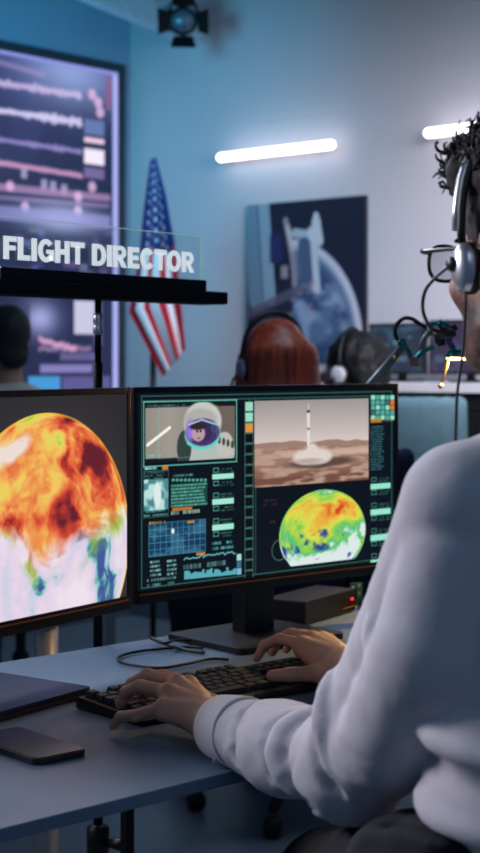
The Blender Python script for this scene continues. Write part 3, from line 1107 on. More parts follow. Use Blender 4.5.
for q, (cx, cy, rx, ry) in enumerate(((0.50, 0.32, 0.15, 0.10), (0.42, 0.31, 0.09, 0.08), (0.57, 0.31, 0.09, 0.075), (0.49, 0.38, 0.05, 0.10))):
    el(cx, cy, rx, ry, (226, 214, 206), 0.5)
el(0.46, 0.27, 0.12, 0.03, (180, 160, 150), 0.8, 0.8)
rc(306.6, 411, 309.4, 446, (228, 226, 224))
rc(306.4, 410, 309.6, 413, (70, 78, 78))
rc(306.6, 428, 309.4, 430, (110, 110, 110))
rc(306.9, 404, 308.9, 410, (190, 186, 184))
# heat map globe
cu, cv = pr(323, 533)
top = pr(323, 489.5)[1]
rv = top-cv
ru = abs(pr(367, 533)[0]-pr(281, 533)[0])/2
U, V = (G.u-cu)/ru, (G.v-cv)/rv
R = np.sqrt(U*U+V*V)
Zs = np.sqrt(np.clip(1-R*R, 0, 1))
w1 = fbm(U*2+3, V*2, Zs*2, 4)
w = fbm(U*2.2+2*w1, V*2.2+2*w1, Zs*2+1, 5)
heat = np.clip(0.29+0.20*V+0.95*(w-0.5)+0.10*Zs+0.07*U, 0, 1)
gc = ramp(heat, [(0.0, (60, 90, 170)), (0.06, (228, 238, 240)), (0.26, (222, 238, 232)), (0.34, (90, 195, 120)), (0.44, (160, 215, 80)), (0.56, (228, 226, 80)), (0.70, (238, 170, 60)), (0.80, (215, 70, 30)), (1.0, (150, 30, 30))])
dk = np.clip((fbm(U*3+9, V*3, Zs*3, 4)-0.60)*10, 0, 1)*(V < 0.1)
gc = gc*(1-dk[..., None])+np.array((40, 70, 150))*dk[..., None]
lo_v = 0.035
m_ = np.clip((1-R)*rv*350+0.5, 0, 1)*(G.v > lo_v)
G.a = G.a*(1-m_[..., None])+gc/255.0*m_[..., None]
u, v = pr(279, 550)
U2, V2 = (G.u-u)*G.asp, G.v-v
G.paint(np.clip(1-np.abs(np.sqrt(U2**2+V2**2)-0.055)/0.004, 0, 1), (120, 190, 180), 0.7)
# right column
for r_ in range(5):
    for c_ in range(5):
        col = (84, 170, 160) if (r_*3+c_*2) % 4 else (150, 226, 200)
        if c_ == 4 and r_ in (1, 2):
            col = (226, 120, 40)
        if (r_, c_) in ((1, 3), (3, 0)):
            col = (60, 110, 110)
        rc(370.5+4.8*c_, 395.5+5.0*r_, 374.6+4.8*c_, 399.8+5.0*r_, col)
rc(370, 419, 381, 422.5, (228, 150, 40), 0.8)
tx(382, 419, 395, 422.5, (150, 150, 120), 1, 0.7, seed=51)
tx(370, 426, 384, 470, (64, 130, 140), 18, 1.0, 0.8, seed=52)
for k, y in enumerate((486, 511.5, 537, 562)):
    rc(370, y-2, 390, y+2, (150, 235, 208))
    for dy in (-8.5, 4.5):
        fm(371, y+dy, 376, y+dy+4, (80, 150, 140), 0.0022)
        tx(378, y+dy, 390, y+dy+4, (80, 150, 140), 2, 0.8, seed=53+k)
tx(263, 499, 278, 506, (90, 40, 40), 2, 0.7, seed=60)
tx(263, 520, 278, 524, (90, 40, 40), 1, 0.7, seed=61)
pic_mesh('screen', G, (x0, -0.001, z0), (x1-x0, 0, 0), (0, 0, z1-z0), attr_mat('dashboard_glow', 0.25, 0.95, 0.5), mr)
# neck and foot, joined to the panel
MB().box((-0.004, 0.055, 0.10), (0.072, 0.035, 0.20)).build('stand_neck', M_BLACK, mr, 0.004)
fp = [(x-0.02, y+0.03) for x, y in rounded_rect(0.25, 0.21, 0.015)]
MB().prism(fp, 0.0005, 0.011).build('stand_foot', M_BLACK, mr, 0.002)

# ---- left monitor: the glowing heat map globe
cL = ML1-MLd*(PW/2)
ml = tag(empty('monitor', (cL.x, cL.y, DESK_Z), math.atan2(MLd.y, MLd.x)), 'black monitor filled by a glowing orange heat map globe', 'monitor', 'monitors on the desk')
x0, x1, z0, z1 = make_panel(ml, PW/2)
G = Pic(620, 350, (38, 38, 44))
G.asp = (x1-x0)/(z1-z0)
cu = (PW/2-0.212-x0)/(x1-x0)
zc_ = PZ-DESK_Z+PH-0.240
R0 = 0.2045
U, V = ((G.u*(x1-x0)+x0)-(PW/2-0.2085))/R0, (G.v*(z1-z0)+z0-zc_)/R0
R = np.sqrt(U*U+V*V)
Zs = np.sqrt(np.clip(1-R*R, 0, 1))
G.paint(np.clip((0.22-np.abs(V-0.2))*0+1, 0, 1)*np.clip(1-(R-1)/0.35, 0, 1), (60, 58, 58), 0.55)
a1 = fbm(U*1.6+4, V*1.6+1, Zs*1.6, 4)
a2 = fbm(U*1.6+14, V*1.6+7, Zs*1.6+3, 4)
w = fbm(U*2.1+3.0*a1, V*1.7+3.0*a2, Zs*1.8+5, 6)
w2 = fbm(U*5+4*a2, V*5+4*a1, Zs*4+2, 5)
bound = -0.06+0.55*(fbm(U*2.0+8, V*0+3, Zs*0+2, 3)-0.5)+0.16*np.clip(-U-0.1, 0, 1)+0.55*np.clip(U-0.40, 0, 1)
warm = np.clip((V-bound)*6+3.0*(w2-0.5), 0, 1)
h = np.clip(0.53+1.9*(w-0.5)+1.15*(w2-0.5)+0.16*np.clip(U, -0.5, 0.5), 0, 1)
wc = ramp(h, [(0.0, (150, 205, 70)), (0.14, (228, 224, 96)), (0.32, (250, 206, 96)), (0.48, (247, 164, 84)), (0.66, (234, 104, 60)), (0.84, (190, 58, 44)), (1.0, (104, 30, 44))])
c2 = fbm(U*2.6+21, V*2.6+4*a1, Zs*2, 5)
cc = ramp(np.clip((c2-0.27)*3.2-0.25*np.clip(U-0.3, 0, 1), 0, 1), [(0.0, (70, 90, 160)), (0.10, (90, 176, 170)), (0.22, (208, 214, 236)), (0.5, (236, 218, 238)), (1.0, (246, 234, 244))])
edge = np.clip(1-np.abs(V-bound)*7, 0, 1)*np.clip((w2-0.42)*5, 0, 1)
gl = wc*warm[..., None]+cc*(1-warm[..., None])
gl = gl*(1-0.75*edge[..., None])+np.array((150, 205, 70))*0.75*edge[..., None]
ice = np.clip((1-np.sqrt(((U+0.43)/0.30)**2+((V-0.72-0.35*(U+0.43))/0.10)**2))*2.2+3.2*(w2-0.5)-0.15, 0, 1)
gl = gl*(1-ice[..., None])+np.array((246, 228, 220))*ice[..., None]
rim = (np.clip((R-0.975)/0.03, 0, 1)*0.8)[..., None]
gl = gl*(1-rim)+np.array((250, 214, 60))*rim
m_ = np.clip((1-R)*R0/(z1-z0)*350+0.5, 0, 1)[..., None]
G.a = G.a*(1-m_)+gl/255.0*m_
pic_mesh('screen', G, (x0, -0.001, z0), (x1-x0, 0, 0), (0, 0, z1-z0), attr_mat('globe_glow', 0.25, 0.92, 0.5), ml)
# clamp arm behind the panel
MB().box((0, 0.075, 0.26), (0.05, 0.05, 0.05)).build('mount_block', M_BLACKMETAL, ml, 0.004)
MB().tube([(0, 0.085, 0.26), (-0.30, 0.10, 0.26)], 0.018, 14).build('mount_arm', M_BLACKMETAL, ml)
MB().lathe((-0.30, 0.10, 0.0005), (0, 0, 1), [(0, 0), (0.04, 0), (0.04, 0.012), (0.018, 0.016), (0.018, 0.285), (0.0, 0.285)], 20).build('mount_post', M_BLACKMETAL, ml)

# ------------------------------------------------------------------ keyboard
kc = desk_w(1.333+0.22, 1.6975, DESK_Z)
kb = tag(empty('keyboard', kc, DESK_ANG), 'black full size keyboard under the man\'s hands', 'keyboard')
M_KB = pmat('keyboard_shell', (22, 22, 25), 0.5, bump=0.05)
M_KEY = pmat('key_plastic', (38, 37, 41), 0.42, bump=0.05)
KW, KD = 0.444, 0.148
prof = [(-KD/2, 0.001), (KD/2, 0.001), (KD/2, 0.016), (KD/2-0.005, 0.0185), (-KD/2+0.005, 0.0105), (-KD/2, 0.008)]
MB().prism(prof, -KW/2, KW/2, Matrix(((0, 0, 1, 0), (1, 0, 0, 0), (0, 1, 0, 0), (0, 0, 0, 1)))).build('keyboard_shell', M_KB, kb, 0.0025)
slope = math.atan2(0.008, KD-0.010)
key_mesh = {}
def key(x, y, wu):
    u = 0.019
    if wu not in key_mesh:
        w, d, h = wu*u-0.0018, u-0.0018, 0.0085
        m = MB()
        t = 0.0022
        vs = [(-w/2, -d/2, 0), (w/2, -d/2, 0), (w/2, d/2, 0), (-w/2, d/2, 0), (-w/2+t, -d/2+t, h), (w/2-t, -d/2+t, h), (w/2-t, d/2-t*0.6, h), (-w/2+t, d/2-t*0.6, h)]
        m.add(vs, [(0, 3, 2, 1), (4, 5, 6, 7), (0, 1, 5, 4), (1, 2, 6, 5), (2, 3, 7, 6), (3, 0, 4, 7)])
        o = m.build('key', M_KEY, kb, 0.0008, 1)
        key_mesh[wu] = o.data
    else:
        o = bpy.data.objects.new('key', key_mesh[wu])
        COL.objects.link(o)
        o.parent = kb
    o.location = (x, y, 0.0145+(y)*math.tan(slope)+0.0003)
    o.rotation_euler = (slope, 0, 0)
rows = [(0, [1]+[None]+[1]*4+['h']+[1]*4+['h']+[1]*4),
        (1, [1]*13+[2]), (2, [1.5]+[1]*12+[1.5]), (3, [1.75]+[1]*11+[2.25]), (4, [2.25]+[1]*10+[2.75]), (5, [1.25]*3+[7.5]+[1.25]*3)]
u = 0.019
yrow = [0.0565, 0.034, 0.015, -0.004, -0.023, -0.042]
for r_, ws_ in rows:
    x = -22.5/2*u
    for w_ in ws_:
        if w_ is None:
            x += u
            continue
        if w_ == 'h':
            x += u/2
            continue
        key(x+w_*u/2, yrow[r_], w_)
        x += w_*u
xn = -22.5/2*u+15.25*u
for r_ in (1, 2):
    for c_ in range(3):
        key(xn+(c_+0.5)*u, yrow[r_], 1)
key(xn+1.5*u, yrow[4], 1)
for c_ in range(3):
    key(xn+(c_+0.5)*u, yrow[5], 1)
xp = xn+3.25*u
for r_ in (1, 2, 3, 4):
    for c_ in range(4 if r_ < 3 else 3):
        key(xp+(c_+0.5)*u, yrow[r_], 1)
key(xp+u, yrow[5], 2)
key(xp+2.5*u, yrow[5], 1)

# ------------------------------------------------------------------ phone, laptop
pc_ = Vector((-0.274, 1.978, DESK_Z))
ph = tag(empty('smartphone', pc_, math.atan2(-0.76, 0.65)), 'black smartphone lying face up near the desk\'s front edge', 'phone')
MB().prism(rounded_rect(0.162, 0.080, 0.013), 0.0005, 0.0085).build('phone_case', M_BLACK, ph, 0.0018)
MB().prism(rounded_rect(0.157, 0.075, 0.011), 0.0086, 0.0092).build('phone_glass', M_BLACKGLOSS, ph)
lp_c = Vector((-0.234, 2.295, DESK_Z))
e1, e2 = Vector((-0.825, 0.565, 0)), Vector((-0.466, -0.885, 0))
lc = lp_c+e1*0.11+e2*0.155
lp = tag(empty('laptop', lc, math.atan2(e1.y, e1.x)), 'closed dark blue laptop at the desk\'s left beside the phone', 'laptop')
M_LID = pmat('laptop_lid', (44, 52, 74), 0.28, 0.35)
MB().prism(rounded_rect(0.22, 0.31, 0.010), 0.0015, 0.0085).build('laptop_base', pmat('laptop_shell', (70, 52, 46), 0.4, 0.4), lp, 0.0015)
MB().prism(rounded_rect(0.22, 0.31, 0.010), 0.0092, 0.0150).build('laptop_lid', M_LID, lp, 0.0018)

# ------------------------------------------------------------------ small computer behind the stand
bx = desk_w(2.146, 2.098, DESK_Z)
mp_ = tag(empty('mini_computer', bx, DESK_ANG+0.27), 'flat black computer box with a red light beside the monitor stand', 'computer')
MB().box((0, 0, 0.024), (0.205, 0.090, 0.044)).build('computer_case', M_BLACK, mp_, 0.003)
MB().box((0.086, -0.0458, 0.027), (0.0032, 0.003, 0.0028)).build('power_light', pmat('red_light', (255, 40, 40), 0.4, emit=(255, 30, 40), estr=6), mp_)
MB().box((0.072, -0.0458, 0.012), (0.05, 0.003, 0.002)).build('front_slot', M_COPPER, mp_)

# ------------------------------------------------------------------ cables
def cable(pts, r, label, grp='loose cables on the desk'):
    Pts = catmull([on_desk(a, b, 0.004+h) if b > 610 else on_desk(a, 612, h) for a, b, h in pts], 8)
    base = Pts[0].copy()
    base.z = DESK_Z
    o = MB().tube([p-base for p in Pts], r, 8).build('cable', M_CABLE)
    o.location = base
    return tag(o, label, 'cable', grp)
cable([(203, 648, 0), (185, 647, 0), (160, 649, 0), (135, 652, 0), (119, 657, 0), (121, 662, 0), (140, 666, 0), (162, 668, 0), (186, 664, 0), (210, 659, 0), (229, 659.5, 0)], 0.0025, 'thin black cable looped in a wide bow left of the stand foot')
cable([(151, 638, 0.006), (160, 642, 0.004), (172, 646, 0.002), (186, 650, 0.001), (204, 653, 0)], 0.0032, 'short black cable end pointing out over the desk\'s back edge')
cable([(152, 639, 0.012), (165, 643, 0.014), (174, 640.5, 0.012), (184, 640, 0.006), (190, 641, 0.001)], 0.0024, 'black cable running from the tangle towards the stand foot')
cable([(268, 630, 0.0), (275, 634, 0), (282, 640, 0.0), (300, 641, 0), (322, 640, 0)], 0.0024, 'black cable curling right of the stand behind the hand')

# ------------------------------------------------------------------ FLIGHT DIRECTOR sign on its floor stand
SD = Vector((0.6, 0.8, 0))
SN = Vector((0.8, -0.6, 0))        # towards the viewer
PXY = Vector((-0.2525, 2.735, 0))
st = tag(empty('sign_stand', PXY), 'black stand behind the desk carrying a long shelf', 'stand')
MB().tube([(0, 0, 0.30), (0, 0, 1.235)], 0.0085, 14).build('stand_pole', M_BLACKMETAL, st)
MB().tube([(0, 0, 1.225), (0, 0, 1.348)], 0.0058, 12).build('stand_pole', M_BLACKMETAL, st)
MB().lathe((0, 0, 1.285), (0, 0, 1), [(0.006, 0), (0.009, 0.004), (0.009, 0.014), (0.007, 0.018), (0.009, 0.022), (0.009, 0.034), (0.006, 0.038)], 16).build('collar', M_SILVER, st)
MB().lathe((0, 0, 0.36), (0, 0, 1), [(0.009, 0), (0.02, 0.004), (0.02, 0.05), (0.009, 0.055)], 16).build('clamp_collar', M_BLACK, st)
MB().tube([(0.015, -0.01, 0.385), (0.06, -0.03, 0.385)], [0.007, 0.014], 10).build('clamp_knob', M_BLACK, st)
for k in range(3):
    a = 2*PI*k/3+0.9
    d = Vector((math.cos(a), math.sin(a), 0))
    lg = MB().tube([Vector((0, 0, 0.36)), d*0.30+Vector((0, 0, 0.012))], 0.007, 10).build('tripod_leg', M_BLACKMETAL, st)
    MB().sphere(d*0.30+Vector((0, 0, 0.013)), 0.013, 10, 6).build('rubber_foot', M_BLACK, lg)
RS = basis(SD, SN)
MB().box(SD*0.008+Vector((0, 0, 1.3595)), (0.655, 0.07, 0.024), RS).build('shelf_board', pmat('shelf_black', (15, 18, 24), 0.6, spec=0.3), st, 0.003)

sg = tag(empty('desk_sign', PXY+SD*0.017+Vector((0, 0, 1.3718))), 'clear acrylic FLIGHT DIRECTOR sign with frosted white letters on a black block', 'sign')
MB().box((0, 0, 0.011), (0.546, 0.036, 0.021), RS).build('sign_block', pmat('sign_block_black', (18, 20, 25), 0.35), sg, 0.002)
glass = bpy.data.materials.new('clear_acrylic')
glass.use_nodes = True
gb = glass.node_tree.nodes['Principled BSDF']
gb.inputs['Base Color'].default_value = (0.94, 0.97, 0.97, 1)
gb.inputs['Transmission Weight'].default_value = 1.0
gb.inputs['Roughness'].default_value = 0.02
gb.inputs['IOR'].default_value = 1.35
MB().box((0, 0, 0.022+0.042), (0.554, 0.006, 0.084), RS).build('acrylic_plate', glass, sg)
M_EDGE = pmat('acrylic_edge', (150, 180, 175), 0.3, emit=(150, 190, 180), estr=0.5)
m = MB()
m.box(Vector((0, 0, 0.1066)), (0.554, 0.006, 0.0012), RS)
m.box(SD*0.2776+Vector((0, 0, 0.064)), (0.0012, 0.006, 0.084), RS)
m.box(SD*-0.2776+Vector((0, 0, 0.064)), (0.0012, 0.006, 0.084), RS)
m.build('plate_edge', M_EDGE, sg)

def letter_polys(ch):
    """heavy sans capitals as convex pieces; height 1; returns pieces and width"""
    s, q = 0.295, 0.225
    B = lambda a, b, c, d: [(a, b), (c, b), (c, d), (a, d)]
    def arc(cx, cy, rx, ry, ix, iy, a0, a1, n=14):
        out = []
        for i in range(n):
            t0_, t1_ = [math.radians(a0+(a1-a0)*(i+j)/n) for j in (0, 1)]
            out.append([(cx+rx*math.cos(t0_), cy+ry*math.sin(t0_)), (cx+rx*math.cos(t1_), cy+ry*math.sin(t1_)),
                        (cx+ix*math.cos(t1_), cy+iy*math.sin(t1_)), (cx+ix*math.cos(t0_), cy+iy*math.sin(t0_))])
        return out
    if ch == 'F':
        return [B(0, 0, s, 1), B(s, 1-q, 0.72, 1), B(s, 0.40, 0.66, 0.60)], 0.72
    if ch == 'L':
        return [B(0, 0, s, 1), B(s, 0, 0.70, q)], 0.70
    if ch == 'I':
        return [B(0, 0, s, 1)], s
    if ch == 'G':
        return arc(0.46, 0.5, 0.46, 0.52, 0.20, 0.30, 40, 325)+[B(0.48, 0.37, 0.92, 0.55), B(0.68, 0.06, 0.92, 0.38)], 0.92
    if ch == 'H':
        return [B(0, 0, s, 1), B(0.58, 0, 0.85, 1), B(s, 0.39, 0.58, 0.62)], 0.85
    if ch == 'T':
        return [B(0, 1-q-0.02, 0.84, 1), B(0.285, 0, 0.555, 0.78)], 0.84
    if ch == 'D':
        return [B(0, 0, s, 1), B(s, 0.8, 0.42, 1), B(s, 0, 0.42, 0.2)]+arc(0.42, 0.5, 0.46, 0.5, 0.19, 0.30, -90, 90), 0.88
    if ch == 'R':
        return [B(0, 0, s, 1), B(s, 0.815, 0.52, 1), B(s, 0.40, 0.52, 0.585)]+arc(0.52, 0.7, 0.32, 0.30, 0.07, 0.115, -90, 90)+[[(0.32, 0.42), (0.60, 0.42), (0.90, 0), (0.58, 0)]], 0.90
    if ch == 'E':
        return [B(0, 0, s, 1), B(s, 1-q, 0.74, 1), B(s, 0.40, 0.70, 0.60), B(s, 0, 0.75, q)], 0.75
    if ch == 'C':
        return arc(0.46, 0.5, 0.46, 0.52, 0.20, 0.30, 35, 325), 0.88
    if ch == 'O':
        return arc(0.47, 0.5, 0.47, 0.52, 0.205, 0.29, 0, 360, 28), 0.94
    return [], 0.32
text_ = 'FLIGHT DIRECTOR'
gap = 0.075
tw = sum(letter_polys(c)[1] for c in text_)+gap*(len(text_)-1)
LH = 0.0385
sx_ = (0.506/LH)/tw
m = MB()
x = 0.0
LM = Matrix(((SD.x, 0, SN.x, 0), (SD.y, 0, SN.y, 0), (0, 1, 0, 0), (0, 0, 0, 1)))
for c in text_:
    polys, w_ = letter_polys(c)
    for p in polys:
        m.prism([((a+x)*sx_*LH-0.253, b*LH+0.0355) for a, b in p], 0.0032, 0.0040, LM)
    x += w_+gap
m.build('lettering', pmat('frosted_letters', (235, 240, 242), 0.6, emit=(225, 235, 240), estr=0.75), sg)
# ================================================================== THE MAN AT THE DESK
A_ = lambda *v: np.array(v, dtype=float)
man_base = Vector((0.335, 1.49, 0.0))
man = tag(empty('person', man_base), 'man in white shirt with headset and glasses typing at the desk', 'person')
OFF = (man_base.x, man_base.y, 0)
hc = A_(0.319, 1.62, 1.345)                      # between the ears, at eye height
hf = A_(-0.455, 0.890, 0.0)
hf = hf/np.linalg.norm(hf)
hl = A_(-hf[1], hf[0], 0.0)
hu = A_(0, 0, 1.0)
def hd(l, f, u):
    return hc+hl*l+hf*f+hu*u
HAX = (hl, hf, hu)
bf = A_(-0.45, 0.893, 0.0)
bf = bf/np.linalg.norm(bf)
bl = A_(-bf[1], bf[0], 0.0)
BAX = (bl, bf, hu)

shoL = A_(0.212, 1.485, 1.100)
shoR = A_(0.520, 1.635, 1.105)
elbL = A_(0.122, 1.660, 0.805)
wriL = A_(-0.034, 1.965, 0.774)
elbR = A_(0.385, 1.930, 0.835)
wriR = A_(0.160, 2.235, 0.790)
neck = A_(0.362, 1.560, 1.165)

# ---- skin colours: face with stubble, warmer ears and knuckles
def skin_cols(base=(196, 150, 128)):
    b = np.array(base)/255.0
    def fn(x, y, z):
        n = fbm(x*60, y*60, z*60, 3)[:, None]
        c = b[None, :]*(0.92+0.16*n)
        d = np.stack([x, y, z], 1)-hc
        l, f, u = d @ hl, d @ hf, d @ hu
        fine = vnoise(x*340, y*340, z*340)
        beard = np.clip((-0.030-u+0.25*(f-0.03))*40, 0, 1)*np.clip((u+0.145)*60, 0, 1)*np.clip((f+0.05)*40, 0, 1)*(np.abs(l) < 0.12)*(f < 0.2)
        beard = beard*np.clip(0.45+0.7*fine, 0, 1)*0.95
        c = c*(1-beard[:, None])+np.array((58, 46, 44))/255.0*beard[:, None]
        ear = np.clip(1-np.sqrt(((np.abs(l)-0.082)/0.02)**2+((f+0.012)/0.03)**2+((u)/0.045)**2), 0, 1)
        c = c+np.array((0.06, -0.03, -0.03))*np.clip(ear*3, 0, 1)[:, None]
        lip = np.clip(1-np.sqrt((l/0.03)**2+((f-0.105)/0.03)**2+((u+0.068)/0.012)**2), 0, 1)
        c = c*(1-0.5*lip[:, None])+np.array((165, 90, 85))/255.0*0.5*lip[:, None]
        return lin(np.clip(c, 0, 1))
    return fn
SKIN = attr_mat('skin', 0.5, spec=0.4, bump=0.12, bscale=260, sss=0.06)

pieces = []
# head and neck
F = Field(hc-A_(0.16, 0.16, 0.24), hc+A_(0.16, 0.16, 0.16), 0.0028)
F.ell(hd(0, -0.012, 0.042), (0.077, 0.098, 0.092), HAX, 0)
F.ell(hd(0, 0.030, -0.035), (0.066, 0.072, 0.088), HAX, 0.03)
F.ell(hd(0, 0.058, -0.090), (0.040, 0.036, 0.030), HAX, 0.03)
F.cone(hd(0.052, 0.012, -0.070), hd(0.022, 0.078, -0.098), 0.020, 0.016, 0.02)
F.cone(hd(-0.052, 0.012, -0.070), hd(-0.022, 0.078, -0.098), 0.020, 0.016, 0.02)
F.ell(hd(0, 0.083, 0.030), (0.050, 0.018, 0.012), HAX, 0.015)
for sgn in (-1, 1):
    F.ell(hd(0.046*sgn, 0.066, -0.028), (0.022, 0.022, 0.018), HAX, 0.02)
    F.ell(hd(0.031*sgn, 0.097, 0.004), (0.016, 0.014, 0.011), HAX, 0.012, 'sub')
    F.ell(hd(0.031*sgn, 0.086, 0.004), (0.0135, 0.0125, 0.0125), HAX, 0.003)
    # ear: rim, bowl, lobe
    F.ell(hd(0.080*sgn, -0.016, 0.002), (0.011, 0.020, 0.031), HAX, 0.008)
    F.ell(hd(0.089*sgn, -0.010, 0.003), (0.006, 0.011, 0.018), HAX, 0.006, 'sub')
    F.ell(hd(0.078*sgn, -0.008, -0.026), (0.008, 0.010, 0.011), HAX, 0.006)
F.cone(hd(0, 0.098, 0.018), hd(0, 0.120, -0.026), 0.008, 0.013, 0.012)
F.ell(hd(0.013, 0.112, -0.030), (0.008, 0.011, 0.008), HAX, 0.006)
F.ell(hd(-0.013, 0.112, -0.030), (0.008, 0.011, 0.008), HAX, 0.006)
F.ell(hd(0, 0.098, -0.062), (0.024, 0.012, 0.006), HAX, 0.006)
F.ell(hd(0, 0.097, -0.073), (0.022, 0.012, 0.007), HAX, 0.006)
F.cone(hd(0, -0.022, -0.060), neck+A_(0, 0, -0.06), 0.058, 0.068, 0.02)
pieces.append(F.surface())
# trunk and arms under the clothes
F = Field((-0.12, 1.33, 0.58), (0.66, 2.30, 1.26), 0.010)
F.cone(neck+A_(0, 0, 0.03), neck+A_(0, 0, -0.06), 0.056, 0.066, 0.02)
F.ell((0.362, 1.545, 1.02), (0.165, 0.10, 0.15), BAX, 0.05)
F.ell((0.345, 1.51, 0.82), (0.14, 0.095, 0.17), BAX, 0.05)
F.cone(shoL, shoR, 0.045, 0.045, 0.05)
F.chain([shoL, elbL, wriL], [0.044, 0.037, 0.026], 0.02)
F.chain([shoR, elbR, wriR], [0.044, 0.037, 0.026], 0.02)
pieces.append(F.surface())

def hand(lo, hi, wrist, fore, mcp, pip, tip, dip_drop, thumb, r=0.0086, thick=0.0125):
    F = Field(lo, hi, 0.0018)
    wrist, fore = A_(*wrist), A_(*fore)
    F.cone(fore, wrist, 0.027, 0.0245, 0.01)
    n = len(mcp)
    for i in range(n):
        a, b, c = A_(*mcp[i]), A_(*pip[i]), A_(*tip[i])
        k = (1.0, 1.05, 1.0, 0.88)[i]*r
        root = wrist+(a-wrist)*0.15
        F.cone(root, a-A_(0, 0, 0.004), 0.019, thick, 0.012)
        d = b*0.45+c*0.55+A_(*dip_drop)
        F.ell(a, (k*1.20,)*3, None, 0.006)
        F.chain([a, b, d, c], [k*1.12, k*1.06, k*0.94, k*0.80], 0.003)
        # tendon ridge
        F.cone(wrist+(a-wrist)*0.35+A_(0, 0, 0.014), a+A_(0, 0, 0.003), 0.0035, 0.006, 0.012)
    for i in range(n-1):
        F.cone(A_(*mcp[i])-A_(0, 0, 0.006), A_(*mcp[i+1])-A_(0, 0, 0.006), thick*0.86, thick*0.82, 0.008)
    t = [A_(*q) for q in thumb]
    F.cone(wrist, t[0], 0.020, 0.016, 0.012)
    F.chain(t, [0.0155, 0.0115, 0.0105, 0.0088], 0.005)
    F.cone(t[0], A_(*mcp[0])-A_(0, 0, 0.01), 0.013, 0.010, 0.014)
    # creases over the middle joints
    for i in range(n):
        b = A_(*pip[i])
        for q in (-0.0022, 0.0022):
            F.ell(b+(A_(*tip[i])-b)/np.linalg.norm(A_(*tip[i])-b)*q+A_(0, 0, r*1.12), (0.0011, 0.0011, 0.0008), None, 0.003, 'sub')
    return F.surface()

# right hand (fingers reach left over the keys)
pieces.append(hand((-0.01, 2.14, 0.735), (0.24, 2.56, 0.85), wriR, wriR+(elbR-wriR)*0.25,
    [(0.0960, 2.375, 0.802), (0.1130, 2.405, 0.804), (0.1290, 2.428, 0.800), (0.1420, 2.445, 0.793)],
    [(0.0610, 2.415, 0.802), (0.0820, 2.455, 0.803), (0.1020, 2.480, 0.797), (0.1190, 2.487, 0.788)],
    [(0.0270, 2.432, 0.7690), (0.0520, 2.480, 0.7690), (0.0760, 2.503, 0.7690), (0.0990, 2.512, 0.769)],
    (-0.004, 0.004, 0.006),
    [(0.132, 2.270, 0.775), (0.104, 2.285, 0.774), (0.0735, 2.285, 0.7725), (0.0480, 2.290, 0.7700)]))
# left hand
pieces.append(hand((-0.22, 1.86, 0.728), (0.02, 2.24, 0.85), wriL, wriL+(elbL-wriL)*0.25,
    [(-0.0700, 2.100, 0.797), (-0.0845, 2.072, 0.803), (-0.0950, 2.035, 0.800), (-0.1000, 2.000, 0.788)],
    [(-0.1090, 2.140, 0.800), (-0.1270, 2.115, 0.806), (-0.1345, 2.070, 0.801), (-0.1370, 2.025, 0.772)],
    [(-0.1390, 2.162, 0.7700), (-0.1610, 2.145, 0.7695), (-0.1640, 2.105, 0.7690), (-0.1690, 2.056, 0.7515)],
    (-0.004, 0.003, 0.005),
    [(-0.025, 2.030, 0.777), (-0.040, 2.075, 0.776), (-0.066, 2.105, 0.776), (-0.088, 2.118, 0.775)], 0.0090))
vs_, qs_, b0 = [], [], 0
for V, Q in pieces:
    V = relaxed(V, Q, 1)
    vs_.append(V)
    qs_.append(Q+b0)
    b0 += len(V)
V, Q = np.concatenate(vs_), np.concatenate(qs_)
mesh_np('body', V-A_(*OFF), Q, SKIN, man, True, skin_cols()(V[:, 0], V[:, 1], V[:, 2]))

# ---- shirt
SHIRT = pmat('white_shirt_cotton', (196, 194, 202), 0.8, var=0.03, scale=25, bump=0.5, bscale=40, sheen=0.2)
F = Field((-0.14, 1.26, 0.60), (0.70, 2.31, 1.27), 0.0038)
F.ell((0.372, 1.530, 1.00), (0.190, 0.135, 0.185), BAX, 0)
F.ell((0.345, 1.505, 0.84), (0.176, 0.128, 0.20), BAX, 0.06)
F.ell((0.338, 1.490, 0.715), (0.170, 0.122, 0.10), BAX, 0.05)
F.cone(shoL+bl*-0.01, shoR+bl*0.01, 0.056, 0.056, 0.05)
F.cone(neck+bl*0.02+A_(0, 0, -0.005), shoL+A_(0.015, 0, -0.002), 0.052, 0.050, 0.03)
F.cone(neck-bl*0.02+A_(0, 0, -0.005), shoR, 0.052, 0.050, 0.03)
F.cone(neck+A_(0, 0, 0.005), neck+A_(0, 0, -0.06), 0.066, 0.080, 0.02)
# side of the trunk: slanting creases towards the waist
for zc, dz, r, mode in ((0.90, 0.035, 0.012, 'sub'), (0.865, 0.03, 0.010, 'add'), (0.835, 0.03, 0.011, 'sub'), (0.80, 0.02, 0.010, 'add'), (0.775, 0.015, 0.010, 'sub'), (0.745, 0.008, 0.010, 'add')):
    pts = []
    for ang in (-70, -45, -20, 5, 30):
        w = math.radians(ang)
        d_ = bl*math.cos(w)*0.178+bf*math.sin(w)*0.130
        pts.append(A_(0.345, 1.505, zc+dz*(ang+70)/100.0)+d_)
    F.chain([A_(*v) for v in catmull([Vector(p) for p in pts], 4)], [r*0.32]*17, 0.020, mode)
mid = (shoL+elbL)/2+A_(0.012, -0.005, 0.0)
F.chain([shoL, mid, elbL], [0.058, 0.062, 0.058], 0.012)
F.chain([shoL+A_(0.0, -0.005, -0.05), A_(0.188, 1.475, 0.960), A_(0.158, 1.558, 0.862), elbL+A_(0.008, -0.005, 0.0)], [0.060, 0.062, 0.056, 0.052], 0.006)
fm_ = elbL+(wriL-elbL)*0.45+A_(0, 0, -0.004)
cuf = elbL+(wriL-elbL)*0.92
F.chain([elbL, fm_, cuf], [0.057, 0.051, 0.0385], 0.02)
F.ell(elbL+A_(-0.005, 0.03, -0.022), (0.045, 0.055, 0.040), None, 0.03)
